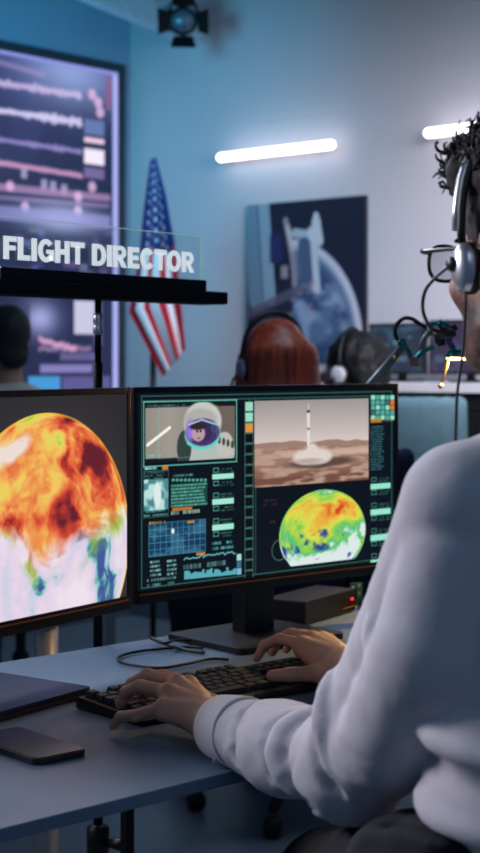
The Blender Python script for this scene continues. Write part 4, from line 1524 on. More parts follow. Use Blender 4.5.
F.chain([shoR, elbR], [0.060, 0.052], 0.03)
F.chain([elbR, elbR+(wriR-elbR)*0.5, elbR+(wriR-elbR)*0.90], [0.050, 0.044, 0.037], 0.02)
# folds: ridges and grooves laid over the sleeve
def on_sleeve(t, ang, part='fore', lift=0.0):
    """a point on the left sleeve's surface; t along the limb, ang around it (0 = towards the camera, 90 = up)"""
    a, b, ra, rb = (elbL, cuf, 0.060, 0.0385) if part == 'fore' else (shoL, elbL, 0.058, 0.061)
    p = a+(b-a)*t
    ax = (b-a)/np.linalg.norm(b-a)
    e = A_(0, -1, 0)-ax*(-ax[1])
    e = e/np.linalg.norm(e)
    g = np.cross(ax, e)
    if g[2] < 0:
        g = -g
    w = math.radians(ang)
    return p+(e*math.cos(w)+g*math.sin(w))*(ra+(rb-ra)*t+lift)
def fold(part, pts, r, mode, k=0.012, lift=0.0):
    q = catmull([Vector(on_sleeve(t, a, part, lift)) for t, a in pts], 4)
    q = [A_(*v) for v in q]
    n = len(q)
    rs = [r*0.75*(0.35+0.65*math.sin(PI*(i+0.3)/(n-0.4+0.3))) for i in range(n)]
    F.chain(q, rs, k, mode)
for pts, r, mode in (
        ([(0.12, 100), (0.18, 40), (0.14, -20), (0.07, -70)], 0.009, 'sub'),
        ([(0.24, 110), (0.33, 50), (0.31, 0), (0.20, -60)], 0.006, 'sub'),
        ([(0.18, 95), (0.26, 45), (0.24, -10), (0.14, -65)], 0.007, 'add'),
        ([(0.66, 95), (0.62, 40), (0.58, -5), (0.50, -50)], 0.006, 'sub'),
        ([(0.02, -60), (0.12, -85), (0.30, -80)], 0.008, 'add'),
        ([(0.06, -30), (0.20, -50), (0.36, -60)], 0.007, 'sub')):
    fold('fore', pts, r, mode, 0.014, 0.002 if mode == 'sub' else -0.003)
for pts, r, mode in (
        ([(0.98, 10), (0.92, 40), (0.86, 80), (0.82, 110)], 0.006, 'sub'),
        ([(0.92, 25), (0.82, 62), (0.72, 100)], 0.006, 'add'),
        ([(0.62, -10), (0.50, 20), (0.40, 50)], 0.004, 'add')):
    fold('upper', pts, r, mode, 0.016, 0.002 if mode == 'sub' else -0.003)
# open ends: cuffs, hem, neck
def wrinkle(x, y, z):
    d = 0.005*(fbm(x*14, y*14, z*14, 3)-0.5)
    p = np.stack([x, y, z], 1)
    for a, b, amp, t_in, t_out in ((elbL, cuf, 0.0022, 0.0, 0.86), (shoL, elbL, 0.0022, 0.15, 1.0), (elbR, wriR, 0.006, 0.0, 0.85)):
        ab = b-a
        L_ = np.linalg.norm(ab)
        t = (p-a) @ ab/L_**2
        q = p-a-np.clip(t, 0, 1)[:, None]*ab
        r = np.linalg.norm(q, axis=1)
        u_ = q/np.maximum(r, 1e-6)[:, None]
        near = np.clip((0.095-r)/0.03, 0, 1)*np.clip((t-t_in)/0.1, 0, 1)*np.clip((t_out-t)/0.12, 0, 1)
        tw = t*L_*26+1.6*u_[:, 2]+0.9*u_[:, 0]
        n = fbm(tw, u_[:, 0]*1.1+3, u_[:, 2]*1.1+5*amp*100, 3)
        ridge = 1-np.abs(2*n-1)*2.2
        d = d+amp*near*(0.35-np.clip(ridge, 0, 1))*-1*-1
    bz = np.clip((1.0-z)/0.12, 0, 1)*(r > 0.09)
    n = fbm(z*30+4*x-3*y, x*6, y*6, 3)
    d = d+0.004*bz*(np.abs(2*n-1)-0.3)
    return d
F.displace(wrinkle, 0.03)
# the sleeve lies flat where it rests on the desk
F.rbox(tuple(desk_w((S0+S1)/2, (N0+N1)/2, DESK_Z-0.0195)), (hs, hn, 0.02), 0.001, ((DX, DY, 0), (-DY, DX, 0), (0, 0, 1)), 0.004, 'sub')
wd = (wriL-elbL)/np.linalg.norm(wriL-elbL)
F.cut(cuf, wd, cuf-0.06, cuf+0.07)
F.cone(cuf-wd*0.004, cuf+wd*0.03, 0.0345, 0.036, 0.002, 'sub')
F.cut((0, 0, 0.715), (0, 0, -1), None, None, 0.004)
ctop = neck+A_(0, 0, 0.022)
F.cut(ctop, (hc-neck)*A_(0.6, 0.6, 1), ctop-A_(0.12, 0.12, 0.06), ctop+A_(0.12, 0.12, 0.12))
F.cone(neck+A_(0, 0, -0.02), neck+A_(0, 0, 0.05), 0.060, 0.064, 0.002, 'sub')
shirt = F.build('shirt', SHIRT, man, OFF, 1)
# cuff with a stitched edge, and the collar
def limb_ring(c, ax, r0, r1, w, th, gap=0.0, seg=40):
    pass
CUFFM = pmat('shirt_cuff_cotton', (204, 203, 210), 0.8, var=0.03, bump=0.1, bscale=900, sheen=0.2)
m = MB()
m.lathe(Vector(cuf-wd*0.062), Vector(wd), [(0.0390, 0.004), (0.0440, -0.001), (0.0450, 0.004), (0.0435, 0.03), (0.0405, 0.064), (0.0380, 0.066), (0.0365, 0.062), (0.0375, 0.03), (0.0385, 0.004), (0.0390, 0.004)], 40)
m.v = [(x_, y_, max(z_, DESK_Z+0.0012)) for x_, y_, z_ in m.v]
o = m.build('cuff', CUFFM, shirt)
o.location = (-OFF[0], -OFF[1], 0)
wdR = (wriR-elbR)/np.linalg.norm(wriR-elbR)
m = MB()
m.lathe(Vector(elbR+(wriR-elbR)*0.92-wdR*0.06), Vector(wdR), [(0.039, 0), (0.0405, 0.0), (0.0385, 0.064), (0.0355, 0.066), (0.0345, 0.062), (0.037, 0.001), (0.039, 0)], 36)
m.v = [(x_, y_, max(z_, DESK_Z+0.0012)) for x_, y_, z_ in m.v]
o = m.build('cuff', CUFFM, shirt)
o.location = (-OFF[0], -OFF[1], 0)
# collar: band around the neck folded over
cx = (hc-neck)*A_(0.45, 0.45, 1)
cx = cx/np.linalg.norm(cx)
m = MB()
nseg = 40
prof = [(0.062, 0.012), (0.066, 0.040), (0.070, 0.046), (0.075, 0.040), (0.086, 0.002), (0.089, -0.002), (0.086, -0.004), (0.072, 0.010), (0.062, 0.012)]
e1_ = np.cross(cx, A_(1, 0, 0)); e1_ = e1_/np.linalg.norm(e1_); e2_ = np.cross(cx, e1_)
front = bf-cx*(bf @ cx); front = front/np.linalg.norm(front); sidev = np.cross(cx, front)
vsr, fsr = [], []
for i in range(nseg+1):
    w = math.radians(18+324*i/nseg)
    dirv = front*math.cos(w)+sidev*math.sin(w)
    for r_, h_ in prof:
        vsr.append(neck+dirv*(r_+0.006*(1+math.cos(w))*0.4)+cx*(h_-0.012*(1+math.cos(w))*0.5))
npf = len(prof)
for i in range(nseg):
    for j in range(npf-1):
        fsr.append((i*npf+j, i*npf+j+1, (i+1)*npf+j+1, (i+1)*npf+j))
m.add([Vector(v) for v in vsr], fsr, True)
o = m.build('collar', CUFFM, shirt)
o.location = (-OFF[0], -OFF[1], 0)
# sleeve button
bp_ = on_sleeve(0.86, -35, 'fore', 0.004)
MB().lathe(Vector(bp_)-Vector((OFF[0], OFF[1], 0)), Vector((0, -1, -0.4)), [(0.0, -0.001), (0.005, -0.001), (0.0055, 0.001), (0.004, 0.002), (0, 0.0018)], 14).build('button', pmat('button_shell', (180, 180, 188), 0.3), shirt)

# ---- trousers
PANT = pmat('navy_trousers', (20, 23, 34), 0.85, var=0.1, scale=40, bump=0.15, bscale=700)
hipL, hipR = A_(0.225, 1.495, 0.695), A_(0.420, 1.545, 0.690)
kneL, kneR = A_(0.110, 1.860, 0.600), A_(0.315, 1.930, 0.600)
ankL, ankR = A_(0.120, 1.900, 0.125), A_(0.300, 2.000, 0.125)
F = Field((-0.10, 1.24, 0.06), (0.66, 2.12, 0.86), 0.0065)
F.ell((0.338, 1.490, 0.700), (0.172, 0.128, 0.105), BAX, 0)
for h_, k_, a_ in ((hipL, kneL, ankL), (hipR, kneR, ankR)):
    F.chain([h_, (h_+k_)/2+A_(0, 0, 0.004), k_], [0.095, 0.084, 0.066], 0.04)
    F.chain([k_, (k_+a_)/2+A_(0.01, -0.02, 0.02), a_], [0.064, 0.062, 0.050], 0.03)
    fv = (k_-h_)/np.linalg.norm(k_-h_)
    up = A_(0, 0, 1)
    for q, (t_, off_) in enumerate(((0.02, 0.02), (0.12, 0.0), (0.22, -0.02))):
        p = h_+(k_-h_)*t_
        F.chain([p+bl*0.08+up*0.05, p+bl*0.03+up*0.094, p-bl*0.04+up*0.085+fv*off_], [0.006, 0.011, 0.006], 0.02, ('add', 'sub', 'add')[q])
    F.cut(a_, (0, 0, -1), a_-0.12, a_+0.12)
F.cone((0.150, 1.520, 0.742), (0.205, 1.445, 0.755), 0.046, 0.050, 0.03)
F.cone((0.128, 1.500, 0.775), (0.185, 1.420, 0.800), 0.010, 0.014, 0.012)
F.cone((0.150, 1.490, 0.790), (0.200, 1.425, 0.770), 0.009, 0.010, 0.012, 'sub')
F.cut((0, 0, 0.800), (0, 0, 1), None, None, 0.006)
F.displace(lambda x, y, z: 0.008*(fbm(x*18, y*18, z*18, 3)-0.5), 0.03)
F.build('trousers', PANT, man, OFF, 1)
SHOE = pmat('shoe_leather', (20, 18, 18), 0.35)
for a_ in (ankL, ankR):
    F = Field(a_+A_(-0.28, -0.16, -0.13), a_+A_(0.16, 0.30, 0.06), 0.008)
    F.cone(a_+A_(0, 0, 0.0), a_+A_(0, 0, -0.07), 0.044, 0.045, 0.0)
    F.cone(a_+A_(0, 0, -0.083)-bf*0.03, a_+bf*0.15+A_(0, 0, -0.089), 0.040, 0.034, 0.03)
    F.cut((0, 0, 0.004), (0, 0, -1))
    F.build('shoe', SHOE, man, OFF, 1)

# ---- hair: cropped sides, curly top, brows
HAIR = pmat('dark_hair', (32, 28, 27), 0.75, var=0.45, scale=240, bump=0.6, bscale=420)
F = Field(hc-A_(0.17, 0.17, 0.16), hc+A_(0.17, 0.17, 0.22), 0.003)
F.ell(hd(0, -0.014, 0.044), (0.081, 0.102, 0.096), HAX, 0)
F.ell(hd(0, 0.010, 0.092), (0.074, 0.092, 0.066), HAX, 0.03)
F.ell(hd(0, 0.074, 0.100), (0.064, 0.046, 0.042), HAX, 0.02)
F.displace(lambda x, y, z: -0.007*(fbm(x*95, y*95, z*95, 3)-0.5)-0.010*np.clip((z-hc[2]-0.06)*14, 0, 1)*(fbm(x*48, y*48, z*48, 3)-0.45), 0.03)
# hairline: forehead, temples, round the ears, nape
F.ell(hd(0, 0.100, 0.012), (0.076, 0.050, 0.056), HAX, 0.01, 'sub')
F.rbox(hd(0, 0.075, -0.060), (0.12, 0.075, 0.062), 0.02, HAX, 0.012, 'sub')
for q_ in (-0.045, 0.0, 0.045):
    F.ell(hd(q_, 0.080-abs(q_)*0.5, 0.096), (0.032, 0.024, 0.026), HAX, 0.02)
F.displace(lambda x, y, z: -0.012*np.clip((z-hc[2]-0.06)*20, 0, 1)*(fbm(x*70, y*70, z*70, 2)-0.5), 0.03)
for sgn in (-1, 1):
    F.ell(hd(0.085*sgn, -0.012, -0.004), (0.022, 0.026, 0.036), HAX, 0.008, 'sub')
F.cut(hd(0, 0, -0.085), -hu, None, None, 0.004)
hair = F.build('hair', HAIR, man, OFF, 1)
STR = pmat('hair_strand', (22, 21, 23), 0.6, var=0.25, scale=100)
m = MB()
rh = np.random.RandomState(21)
for i in range(1250):
    th = rh.rand()*2*PI
    el_ = math.radians(18+68*rh.rand()**0.8)
    dl, df, du = math.cos(el_)*math.cos(th), math.cos(el_)*math.sin(th), math.sin(el_)
    if df < -0.55 and du < 0.5:
        continue
    p0 = hd(dl*0.078, 0.004+df*0.100, 0.062+du*0.088)
    if i % 3 == 0:                               # a third of the curls fall over the forehead's edge
        p0 = hd(-0.06+0.12*rh.rand(), 0.058+0.024*rh.rand(), 0.082+0.040*rh.rand())
        dl, df, du = 0.5*(rh.rand()-0.3), 0.75, 0.45-0.5*rh.rand()
    nrm = hl*dl+hf*df+hu*du
    short = 0.6 if i % 3 == 0 else 1.0
    t1_ = np.cross(nrm, rh.randn(3)); t1_ = t1_/np.linalg.norm(t1_)
    t2_ = np.cross(nrm, t1_)
    L_ = short*(0.013+0.018*rh.rand()+(0.014 if df > 0.3 else 0))
    tw_ = 4.0+4.5*rh.rand()
    ph_ = rh.rand()*2*PI
    R_ = 0.006+0.005*rh.rand()
    lean = t1_*0.5+hf*0.25
    pts = []
    for k in range(9):
        s_ = k/8.0
        pts.append(Vector(p0+nrm*(L_*s_*(1-0.35*s_))+lean*L_*s_*0.8+(t1_*(math.cos(ph_+tw_*s_)-math.cos(ph_))+t2_*(math.sin(ph_+tw_*s_)-math.sin(ph_)))*R_*s_))
    r0 = 0.0016+0.0014*rh.rand()
    m.tube(pts, [r0, r0, r0, r0*0.95, r0*0.9, r0*0.8, r0*0.7, r0*0.5, r0*0.25], 5, False)
o = m.build('curls', STR, hair)
o.location = (-OFF[0], -OFF[1], 0)
for sgn in (-1, 1):
    m = MB()
    m.tube([Vector(hd(0.014*sgn, 0.103, 0.024)), Vector(hd(0.032*sgn, 0.099, 0.030)), Vector(hd(0.052*sgn, 0.084, 0.024))], [0.003, 0.0042, 0.002], 8)
    o = m.build('eyebrow', STR, man)
    o.location = (-OFF[0], -OFF[1], 0)
    m = MB()
    m.sphere(Vector(hd(0.031*sgn, 0.0885, 0.004)), 0.0115, 16, 10)
    o = m.build('eye', pmat('eye_white', (220, 218, 214), 0.2), man)
    o.location = (-OFF[0], -OFF[1], 0)
    m = MB()
    m.sphere(Vector(hd(0.031*sgn, 0.0955, 0.003)), 0.0058, 12, 8)
    q = m.build('iris', pmat('iris_brown', (50, 36, 28), 0.15), o)

# ---- headset
hs_base = Vector(hd(0, 0, 0))
hs_ = tag(empty('headset', hs_base), 'silver and black headset with microphone on the man\'s head', 'headset')
hv = lambda l, f, u: Vector(hd(l, f-0.010, u))-hs_base
band = []
for k in range(25):
    w = math.radians(-4+188*k/24.0)
    band.append(hv(0.094*math.cos(w), 0.024+0.012*math.sin(w), 0.016+0.134*max(0, math.sin(w))**0.85))
MB().tube(band, 0.0045, 10).build('headband', M_BLACK, hs_)
MB().tube([b+Vector(hf)*0.008 for b in band[1:10]], 0.0052, 10).build('slider', M_SILVER, hs_)
MB().tube([b+Vector(hf)*0.007 for b in band[17:23]], 0.0042, 10).build('slider', M_SILVER, hs_)
for sgn in (1, -1):
    ax = Vector(hl)*sgn
    c = hv(0.078*sgn, 0.020, -0.010)
    m = MB()
    m.lathe((0, 0, 0), (0, 0, 1), [(0.0, 0.0), (0.020, 0.0), (0.0225, 0.004), (0.0225, 0.012), (0.020, 0.016), (0, 0.016)], 28)
    T = Matrix((tuple(Vector(hf))+(0,), (0, 0, 0, 0), (0, 0, 0, 0), (0, 0, 0, 1)))
    # elongate upright: local x -> forward, y -> up, z -> outwards
    Mx = Matrix(((hf[0]*0.80, 0, ax.x, c.x), (hf[1]*0.80, 0, ax.y, c.y), (0, 1.22, 0, c.z), (0, 0, 0, 1)))
    m.v = [tuple(Mx @ Vector(v)) for v in m.v]
    cup = m.build('ear_pad', M_BLACK, hs_)
    m = MB()
    m.lathe((0, 0, 0), (0, 0, 1), [(0.0218, 0.014), (0.0208, 0.019), (0.0165, 0.023), (0.010, 0.025), (0.0, 0.0255)], 28)
    Mx2 = Matrix(((hf[0]*0.78, 0, ax.x, c.x), (hf[1]*0.78, 0, ax.y, c.y), (0, 1.22, 0, c.z), (0, 0, 0, 1)))
    m.v = [tuple(Mx2 @ Vector(v)) for v in m.v]
    m.build('ear_cup', M_SILVER, hs_)
MB().lathe(hv(0.100, 0.028, -0.006), Vector(hl), [(0.0, 0.0), (0.007, 0.0), (0.008, 0.002), (0.007, 0.006), (0, 0.007)], 18).build('boom_pivot', M_BLACK, hs_)
boom = catmull([hv(0.104, 0.032, -0.008), hv(0.105, 0.054, -0.018), hv(0.104, 0.076, -0.032), hv(0.096, 0.092, -0.052), hv(0.075, 0.108, -0.070), hv(0.056, 0.116, -0.074)], 6)
bm_ = MB().tube(boom, 0.0020, 8).build('microphone_boom', M_BLACK, hs_)
MB().tube([hv(0.066, 0.112, -0.072), hv(0.052, 0.117, -0.075), hv(0.036, 0.121, -0.076)], [0.005, 0.0068, 0.004], 12).build('microphone', M_BLACK, hs_)
cab = catmull([hv(0.094, 0.016, -0.034), hv(0.100, 0.012, -0.09), hv(0.112, 0.006, -0.14), hv(0.118, 0.002, -0.20), hv(0.135, -0.01, -0.235), hv(0.128, -0.06, -0.232)], 6)
MB().tube(cab, 0.0016, 8).build('cable', M_CABLE, hs_)

# ---- eyeglasses
eg_base = Vector(hd(0, 0.1, 0))
eg = tag(empty('eyeglasses', eg_base), 'dark framed eyeglasses worn by the man with the headset', 'eyeglasses')
gv = lambda l, f, u: Vector(hd(l, f, u))-eg_base
M_FR = pmat('glasses_frame', (20, 18, 26), 0.25)
lensm = bpy.data.materials.new('lens_pale_blue')
lensm.use_nodes = True
lb = lensm.node_tree.nodes['Principled BSDF']
lb.inputs['Alpha'].default_value = 0.35
lb.inputs['Roughness'].default_value = 0.12
lb.inputs['Base Color'].default_value = (0.72, 0.84, 1.0, 1)  # bluish reflection put into the lens colour
lb.inputs['IOR'].default_value = 1.2
for sgn in (1, -1):
    rim = []
    for k in range(29):
        w = 2*PI*k/28
        cs, sn = math.cos(w), math.sin(w)
        rl = 0.0225*(abs(cs)**0.75)*(1 if cs > 0 else -1)
        ru = 0.0195*(abs(sn)**0.8)*(1 if sn > 0 else -1)
        rim.append((0.040*sgn+rl, 0.118-0.10*abs(0.040*sgn+rl)*0.9, 0.002+ru))
    rimpts = [gv(a, b+0.008, c) for a, b, c in rim]
    MB().tube(rimpts, 0.0022, 8, False).build('rim', M_FR, eg)
    n_ = len(rimpts)-1
    cen = sum(rimpts[:-1], Vector())/n_
    off = Vector(hf)*0.0006
    m = MB()
    m.add([cen+off]+[p+off for p in rimpts[:-1]], [(0, 1+k, 1+(k+1) % n_) for k in range(n_)], True)
    m.add([cen-off]+[p-off for p in rimpts[:-1]], [(0, 1+(k+1) % n_, 1+k) for k in range(n_)], True)
    m.build('lens', lensm, eg)
    MB().tube([gv(0.066*sgn, 0.118, 0.014), gv(0.076*sgn, 0.112, 0.014), gv(0.0835*sgn, 0.095, 0.013), gv(0.0855*sgn, 0.04, 0.012), gv(0.0845*sgn, 0.0, 0.013), gv(0.084*sgn, -0.025, -0.002), gv(0.082*sgn, -0.035, -0.018)],
              [0.0034, 0.0034, 0.0026, 0.0022, 0.002, 0.002, 0.0022], 8).build('temple_arm', M_FR, eg)
MB().tube([gv(-0.014, 0.121, 0.006), gv(0, 0.126, 0.009), gv(0.014, 0.121, 0.006)], 0.002, 8).build('bridge', M_FR, eg)
# ================================================================== CHAIRS AND THE PEOPLE BEHIND
def office_chair(loc, ang, seat_h, label, cloth, arms=False, back_h=0.56, tag_cat='office chair'):
    """x to the sitter's right, y forward"""
    t = tag(empty('office_chair', loc, ang), label, tag_cat)
    F = Field((-0.30, -0.30, seat_h-0.10), (0.30, 0.30, seat_h+0.05), 0.012)
    F.rbox((0, 0, seat_h-0.04), (0.235, 0.23, 0.036), 0.034)
    F.build('seat', cloth, t)
    F = Field((-0.30, -0.45, seat_h), (0.30, -0.12, seat_h+back_h+0.12), 0.012)
    for i in range(9):
        a = -0.20+0.05*i
        F.cone((a, -0.27-0.05*(0.2**2-a*a)/0.04, seat_h+0.16), (a*0.92, -0.30-0.05*(0.2**2-a*a)/0.04, seat_h+back_h), 0.028, 0.026, 0.03)
    F.build('backrest', cloth, t)
    MB().tube([(0, -0.05, seat_h-0.085), (0, -0.22, seat_h-0.085), (0, -0.33, seat_h-0.04), (0, -0.355, seat_h+0.30)], 0.018, 12).build('back_bracket', M_BLACKMETAL, t)
    MB().lathe((0, 0, 0.09), (0, 0, 1), [(0.03, 0), (0.034, 0.02), (0.03, 0.10), (0.018, 0.11), (0.018, seat_h-0.17), (0.06, seat_h-0.165), (0.06, seat_h-0.15)], 18).build('gas_column', M_BLACKMETAL, t)
    for k in range(5):
        a = 2*PI*k/5+0.3
        d = Vector((math.cos(a), math.sin(a), 0))
        lg = MB().tube([d*0.02+Vector((0, 0, 0.115)), d*0.27+Vector((0, 0, 0.075))], [0.022, 0.015], 10).build('base_leg', M_BLACK, t)
        s_ = d.cross(Vector((0, 0, 1)))
        MB().lathe(d*0.27+Vector((0, 0, 0.028))-s_*0.02, s_, [(0, 0), (0.026, 0.0), (0.027, 0.006), (0.027, 0.034), (0.026, 0.04), (0, 0.04)], 16).build('caster', M_BLACK, lg)
    if arms:
        for sx in (-1, 1):
            MB().tube([(sx*0.20, 0.02, seat_h-0.06), (sx*0.28, 0.02, seat_h-0.04), (sx*0.285, 0.02, seat_h+0.15)], 0.014, 10).build('arm_post', M_BLACKMETAL, t)
            MB().box((sx*0.285, 0.0, seat_h+0.162), (0.07, 0.24, 0.025)).build('armrest', M_BLACK, t, 0.01)
    return t

def local_skin(base, seed=0):
    b = np.array(base)/255.0
    def fn(x, y, z):
        n = fbm(x*30+seed, y*30, z*30, 3)[:, None]
        return lin(np.clip(b[None, :]*(0.92+0.16*n), 0, 1))
    return fn

def seated(loc, ang, seat_h, label, skin, top_col, pant_col, hair_fn, hair_mat, lean=0.05, head_turn=0.0, reach=0.42, hand_z=0.78, scale=1.0, group=None):
    """a seated figure, facing +y in its own frame, feet on the floor"""
    t = tag(empty('person', loc, ang), label, 'person', group)
    S = seat_h
    A = A_
    hip = A(0, 0.0, S+0.10)
    chest = A(0, lean*0.8, S+0.42)
    nk = A(0, lean*1.2, S+0.585)
    hd_ = A(0, lean*1.5+0.02, S+0.755)
    cth, sth = math.cos(head_turn), math.sin(head_turn)
    f = A(-sth, cth, 0)
    r = A(cth, sth, 0)
    HA = (r, f, A(0, 0, 1))
    h_ = lambda a, b, c: hd_+r*a+f*b+A(0, 0, c)
    SK = attr_mat('skin', 0.5, spec=0.4)
    F = Field((-0.36, -0.25, S-0.05), (0.36, 0.62, S+1.02), 0.0085)
    F.ell(h_(0, -0.012, 0.042), (0.077, 0.096, 0.090), HA, 0)
    F.ell(h_(0, 0.030, -0.035), (0.062, 0.070, 0.085), HA, 0.03)
    F.ell(h_(0, 0.058, -0.090), (0.036, 0.034, 0.028), HA, 0.03)
    F.cone(h_(0, 0.098, 0.018), h_(0, 0.118, -0.024), 0.009, 0.013, 0.012)
    F.ell(h_(0, 0.096, -0.066), (0.023, 0.012, 0.010), HA, 0.008)
    for s_ in (-1, 1):
        F.ell(h_(0.078*s_, -0.012, 0.0), (0.012, 0.020, 0.030), HA, 0.008)
        F.ell(h_(0.031*s_, 0.096, 0.006), (0.016, 0.012, 0.010), HA, 0.012, 'sub')
    F.cone(h_(0, -0.02, -0.06), nk+A(0, 0, -0.05), 0.050, 0.062, 0.02)
    F.ell(chest, (0.15, 0.09, 0.18), None, 0.05)
    F.ell(hip+A(0, 0, 0.10), (0.13, 0.09, 0.16), None, 0.05)
    hands = []
    arms = []
    for s_ in (-1, 1):
        sh = A(0.175*s_, lean*1.0, S+0.525)
        eb = A(0.225*s_, lean+0.14, S+0.29)
        wr_ = A(0.12*s_, lean+reach-0.02, hand_z+0.01)
        arms.append((sh, eb, wr_))
        F.chain([sh, eb, wr_], [0.042, 0.035, 0.024], 0.02)
        d = (wr_-eb)/np.linalg.norm(wr_-eb)
        d = A(d[0], d[1], 0)
        d = d/np.linalg.norm(d)
        sd = A(d[1], -d[0], 0)*-s_
        F.cone(wr_, wr_+d*0.08, 0.024, 0.022, 0.02)
        for q in range(4):
            o = (q-1.5)*0.019
            L_ = (0.07, 0.08, 0.075, 0.058)[q]
            F.chain([wr_+d*0.075+sd*-o, wr_+d*(0.075+L_*0.5)+sd*-o+A(0, 0, 0.010), wr_+d*(0.075+L_)+sd*-o+A(0, 0, -0.012)], [0.010, 0.0095, 0.008], 0.003)
        F.chain([wr_+d*0.02+sd*0.02, wr_+d*0.06+sd*0.045, wr_+d*0.09+sd*0.05+A(0, 0, -0.008)], [0.013, 0.011, 0.009], 0.005)
    F.build('body', SK, t, (0, 0, 0), 1, local_skin(skin))
    TOP = pmat('top_fabric', top_col, 0.85, var=0.05, bump=0.1)
    F = Field((-0.36, -0.25, S-0.02), (0.36, 0.55, S+0.70), 0.0095)
    F.ell(chest, (0.178, 0.122, 0.20), None, 0)
    F.ell(hip+A(0, 0.0, 0.10), (0.165, 0.120, 0.20), None, 0.05)
    F.cone(arms[0][0], arms[1][0], 0.052, 0.052, 0.05)
    F.cone(nk+A(0, 0, 0.0), nk+A(0, 0, -0.07), 0.064, 0.085, 0.03)
    for sh, eb, wr_ in arms:
        F.chain([sh, eb, eb+(wr_-eb)*0.86], [0.055, 0.049, 0.036], 0.03)
    F.displace(lambda x, y, z: 0.014*(fbm(x*11, y*11, z*11, 3)-0.5), 0.03)
    F.cut((0, 0, S+0.06), (0, 0, -1))
    F.cut(nk+A(0, 0, 0.012), (0, 0.35, 1), nk-A(0.11, 0.11, 0.03), nk+A(0.11, 0.11, 0.1))
    F.build('shirt', TOP, t, (0, 0, 0), 1)
    PN = pmat('trouser_fabric', pant_col, 0.9, bump=0.1)
    F = Field((-0.34, -0.22, 0.05), (0.34, 0.62, S+0.25), 0.012)
    F.ell((0, 0, S+0.10), (0.17, 0.125, 0.11), None, 0)
    for s_ in (-1, 1):
        k_ = A(0.115*s_, 0.44, S+0.045)
        an = A(0.115*s_, 0.46, 0.11)
        F.chain([A(0.09*s_, 0.0, S+0.085), k_], [0.084, 0.062], 0.03)
        F.chain([k_, an], [0.060, 0.044], 0.03)
    F.build('trousers', PN, t, (0, 0, 0), 1)
    for s_ in (-1, 1):
        F = Field((0.115*s_-0.08, 0.36, -0.01), (0.115*s_+0.08, 0.70, 0.16), 0.012)
        F.cone((0.115*s_, 0.45, 0.045), (0.115*s_, 0.60, 0.038), 0.042, 0.034, 0.0)
        F.cone((0.115*s_, 0.46, 0.11), (0.115*s_, 0.46, 0.05), 0.04, 0.042, 0.02)
        F.cut((0, 0, 0.004), (0, 0, -1))
        F.build('shoe', M_BLACK, t, (0, 0, 0), 1)
    F = Field(hd_-A(0.2, 0.2, 0.42), hd_+A(0.2, 0.2, 0.22), 0.007)
    hair_fn(F, h_, HA)
    F.build('hair', hair_mat, t, (0, 0, 0), 1)
    for s_ in (-1, 1):
        MB().sphere(Vector(h_(0.031*s_, 0.083, 0.006)), 0.0115, 12, 8).build('eye', pmat('eye_white', (215, 214, 210), 0.2), t)
    return t, h_, r, f

def simple_headset(t, h_, r, f, label, side=1, white=False):
    """a headset in the frame of the person who wears it, but a thing of its own"""
    Mw = Matrix.Translation(t.location) @ Matrix.Rotation(t.rotation_euler.z, 4, 'Z')
    W_ = lambda a, b, c: Mw @ Vector(h_(a, b, c))
    base = W_(0, 0, 0)
    q = tag(empty('headset', base), label, 'headset')
    band = [W_(0.100*math.cos(w), -0.004, 0.010+0.145*max(0, math.sin(w))**0.8)-base for w in [math.radians(-2+184*k/20) for k in range(21)]]
    MB().tube(band, 0.007, 10).build('headband', M_BLACK, q)
    rw_ = (W_(1, 0, 0)-base).normalized()
    for s_ in (-1, 1):
        c = W_(0.082*s_, 0.0, -0.005)-base
        MB().lathe(c, rw_*s_, [(0, 0), (0.032, 0), (0.036, 0.006), (0.036, 0.016), (0.03, 0.02), (0, 0.02)], 20).build('ear_pad', M_BLACK, q)
        MB().lathe(c+rw_*s_*0.018, rw_*s_, [(0.031, 0), (0.028, 0.008), (0.014, 0.012), (0, 0.012)], 20).build('ear_cup', M_CAPW if white else M_SILVER, q)
    bo = catmull([W_(0.108*side, 0.0, -0.01)-base, W_(0.110*side, 0.04, -0.04)-base, W_(0.095*side, 0.085, -0.068)-base, W_(0.055*side, 0.118, -0.075)-base], 5)
    MB().tube(bo, 0.004, 8).build('microphone_boom', M_BLACK, q)
    MB().sphere(W_(0.050*side, 0.122, -0.075)-base, 0.011, 10, 6).build('microphone', M_BLACK, q)
    return q

def hair_long(F, h_, HA):
    F.ell(h_(0, -0.014, 0.040), (0.088, 0.107, 0.099), HA, 0)
    for a in (-0.070, -0.045, -0.015, 0.015, 0.045, 0.070):
        y = -0.045-0.055*(1-(a/0.085)**2)
        F.chain([h_(a, y, 0.03), h_(a*1.10, y-0.008, -0.10), h_(a*1.2, y-0.012, -0.27)], [0.032, 0.034, 0.024], 0.04)
    for s_ in (-1, 1):
        F.chain([h_(0.082*s_, 0.01, 0.02), h_(0.094*s_, 0.005, -0.10), h_(0.10*s_, 0.01, -0.24)], [0.026, 0.030, 0.020], 0.02)
    F.ell(h_(0, 0.105, -0.035), (0.066, 0.070, 0.098), HA, 0.015, 'sub')
    F.displace(lambda x, y, z: 0.005*(fbm(x*55, y*55, z*6, 3)-0.5), 0.03)
def hair_short(F, h_, HA):
    F.ell(h_(0, -0.018, 0.048), (0.085, 0.103, 0.096), HA, 0)
    F.ell(h_(0, -0.075, -0.040), (0.058, 0.032, 0.055), HA, 0.03)
    F.ell(h_(0, 0.100, -0.025), (0.080, 0.062, 0.085), HA, 0.01, 'sub')
    for s_ in (-1, 1):
        F.ell(h_(0.085*s_, -0.008, -0.012), (0.03, 0.034, 0.045), HA, 0.008, 'sub')
    F.displace(lambda x, y, z: 0.006*(fbm(x*60, y*60, z*60, 3)-0.5), 0.03)
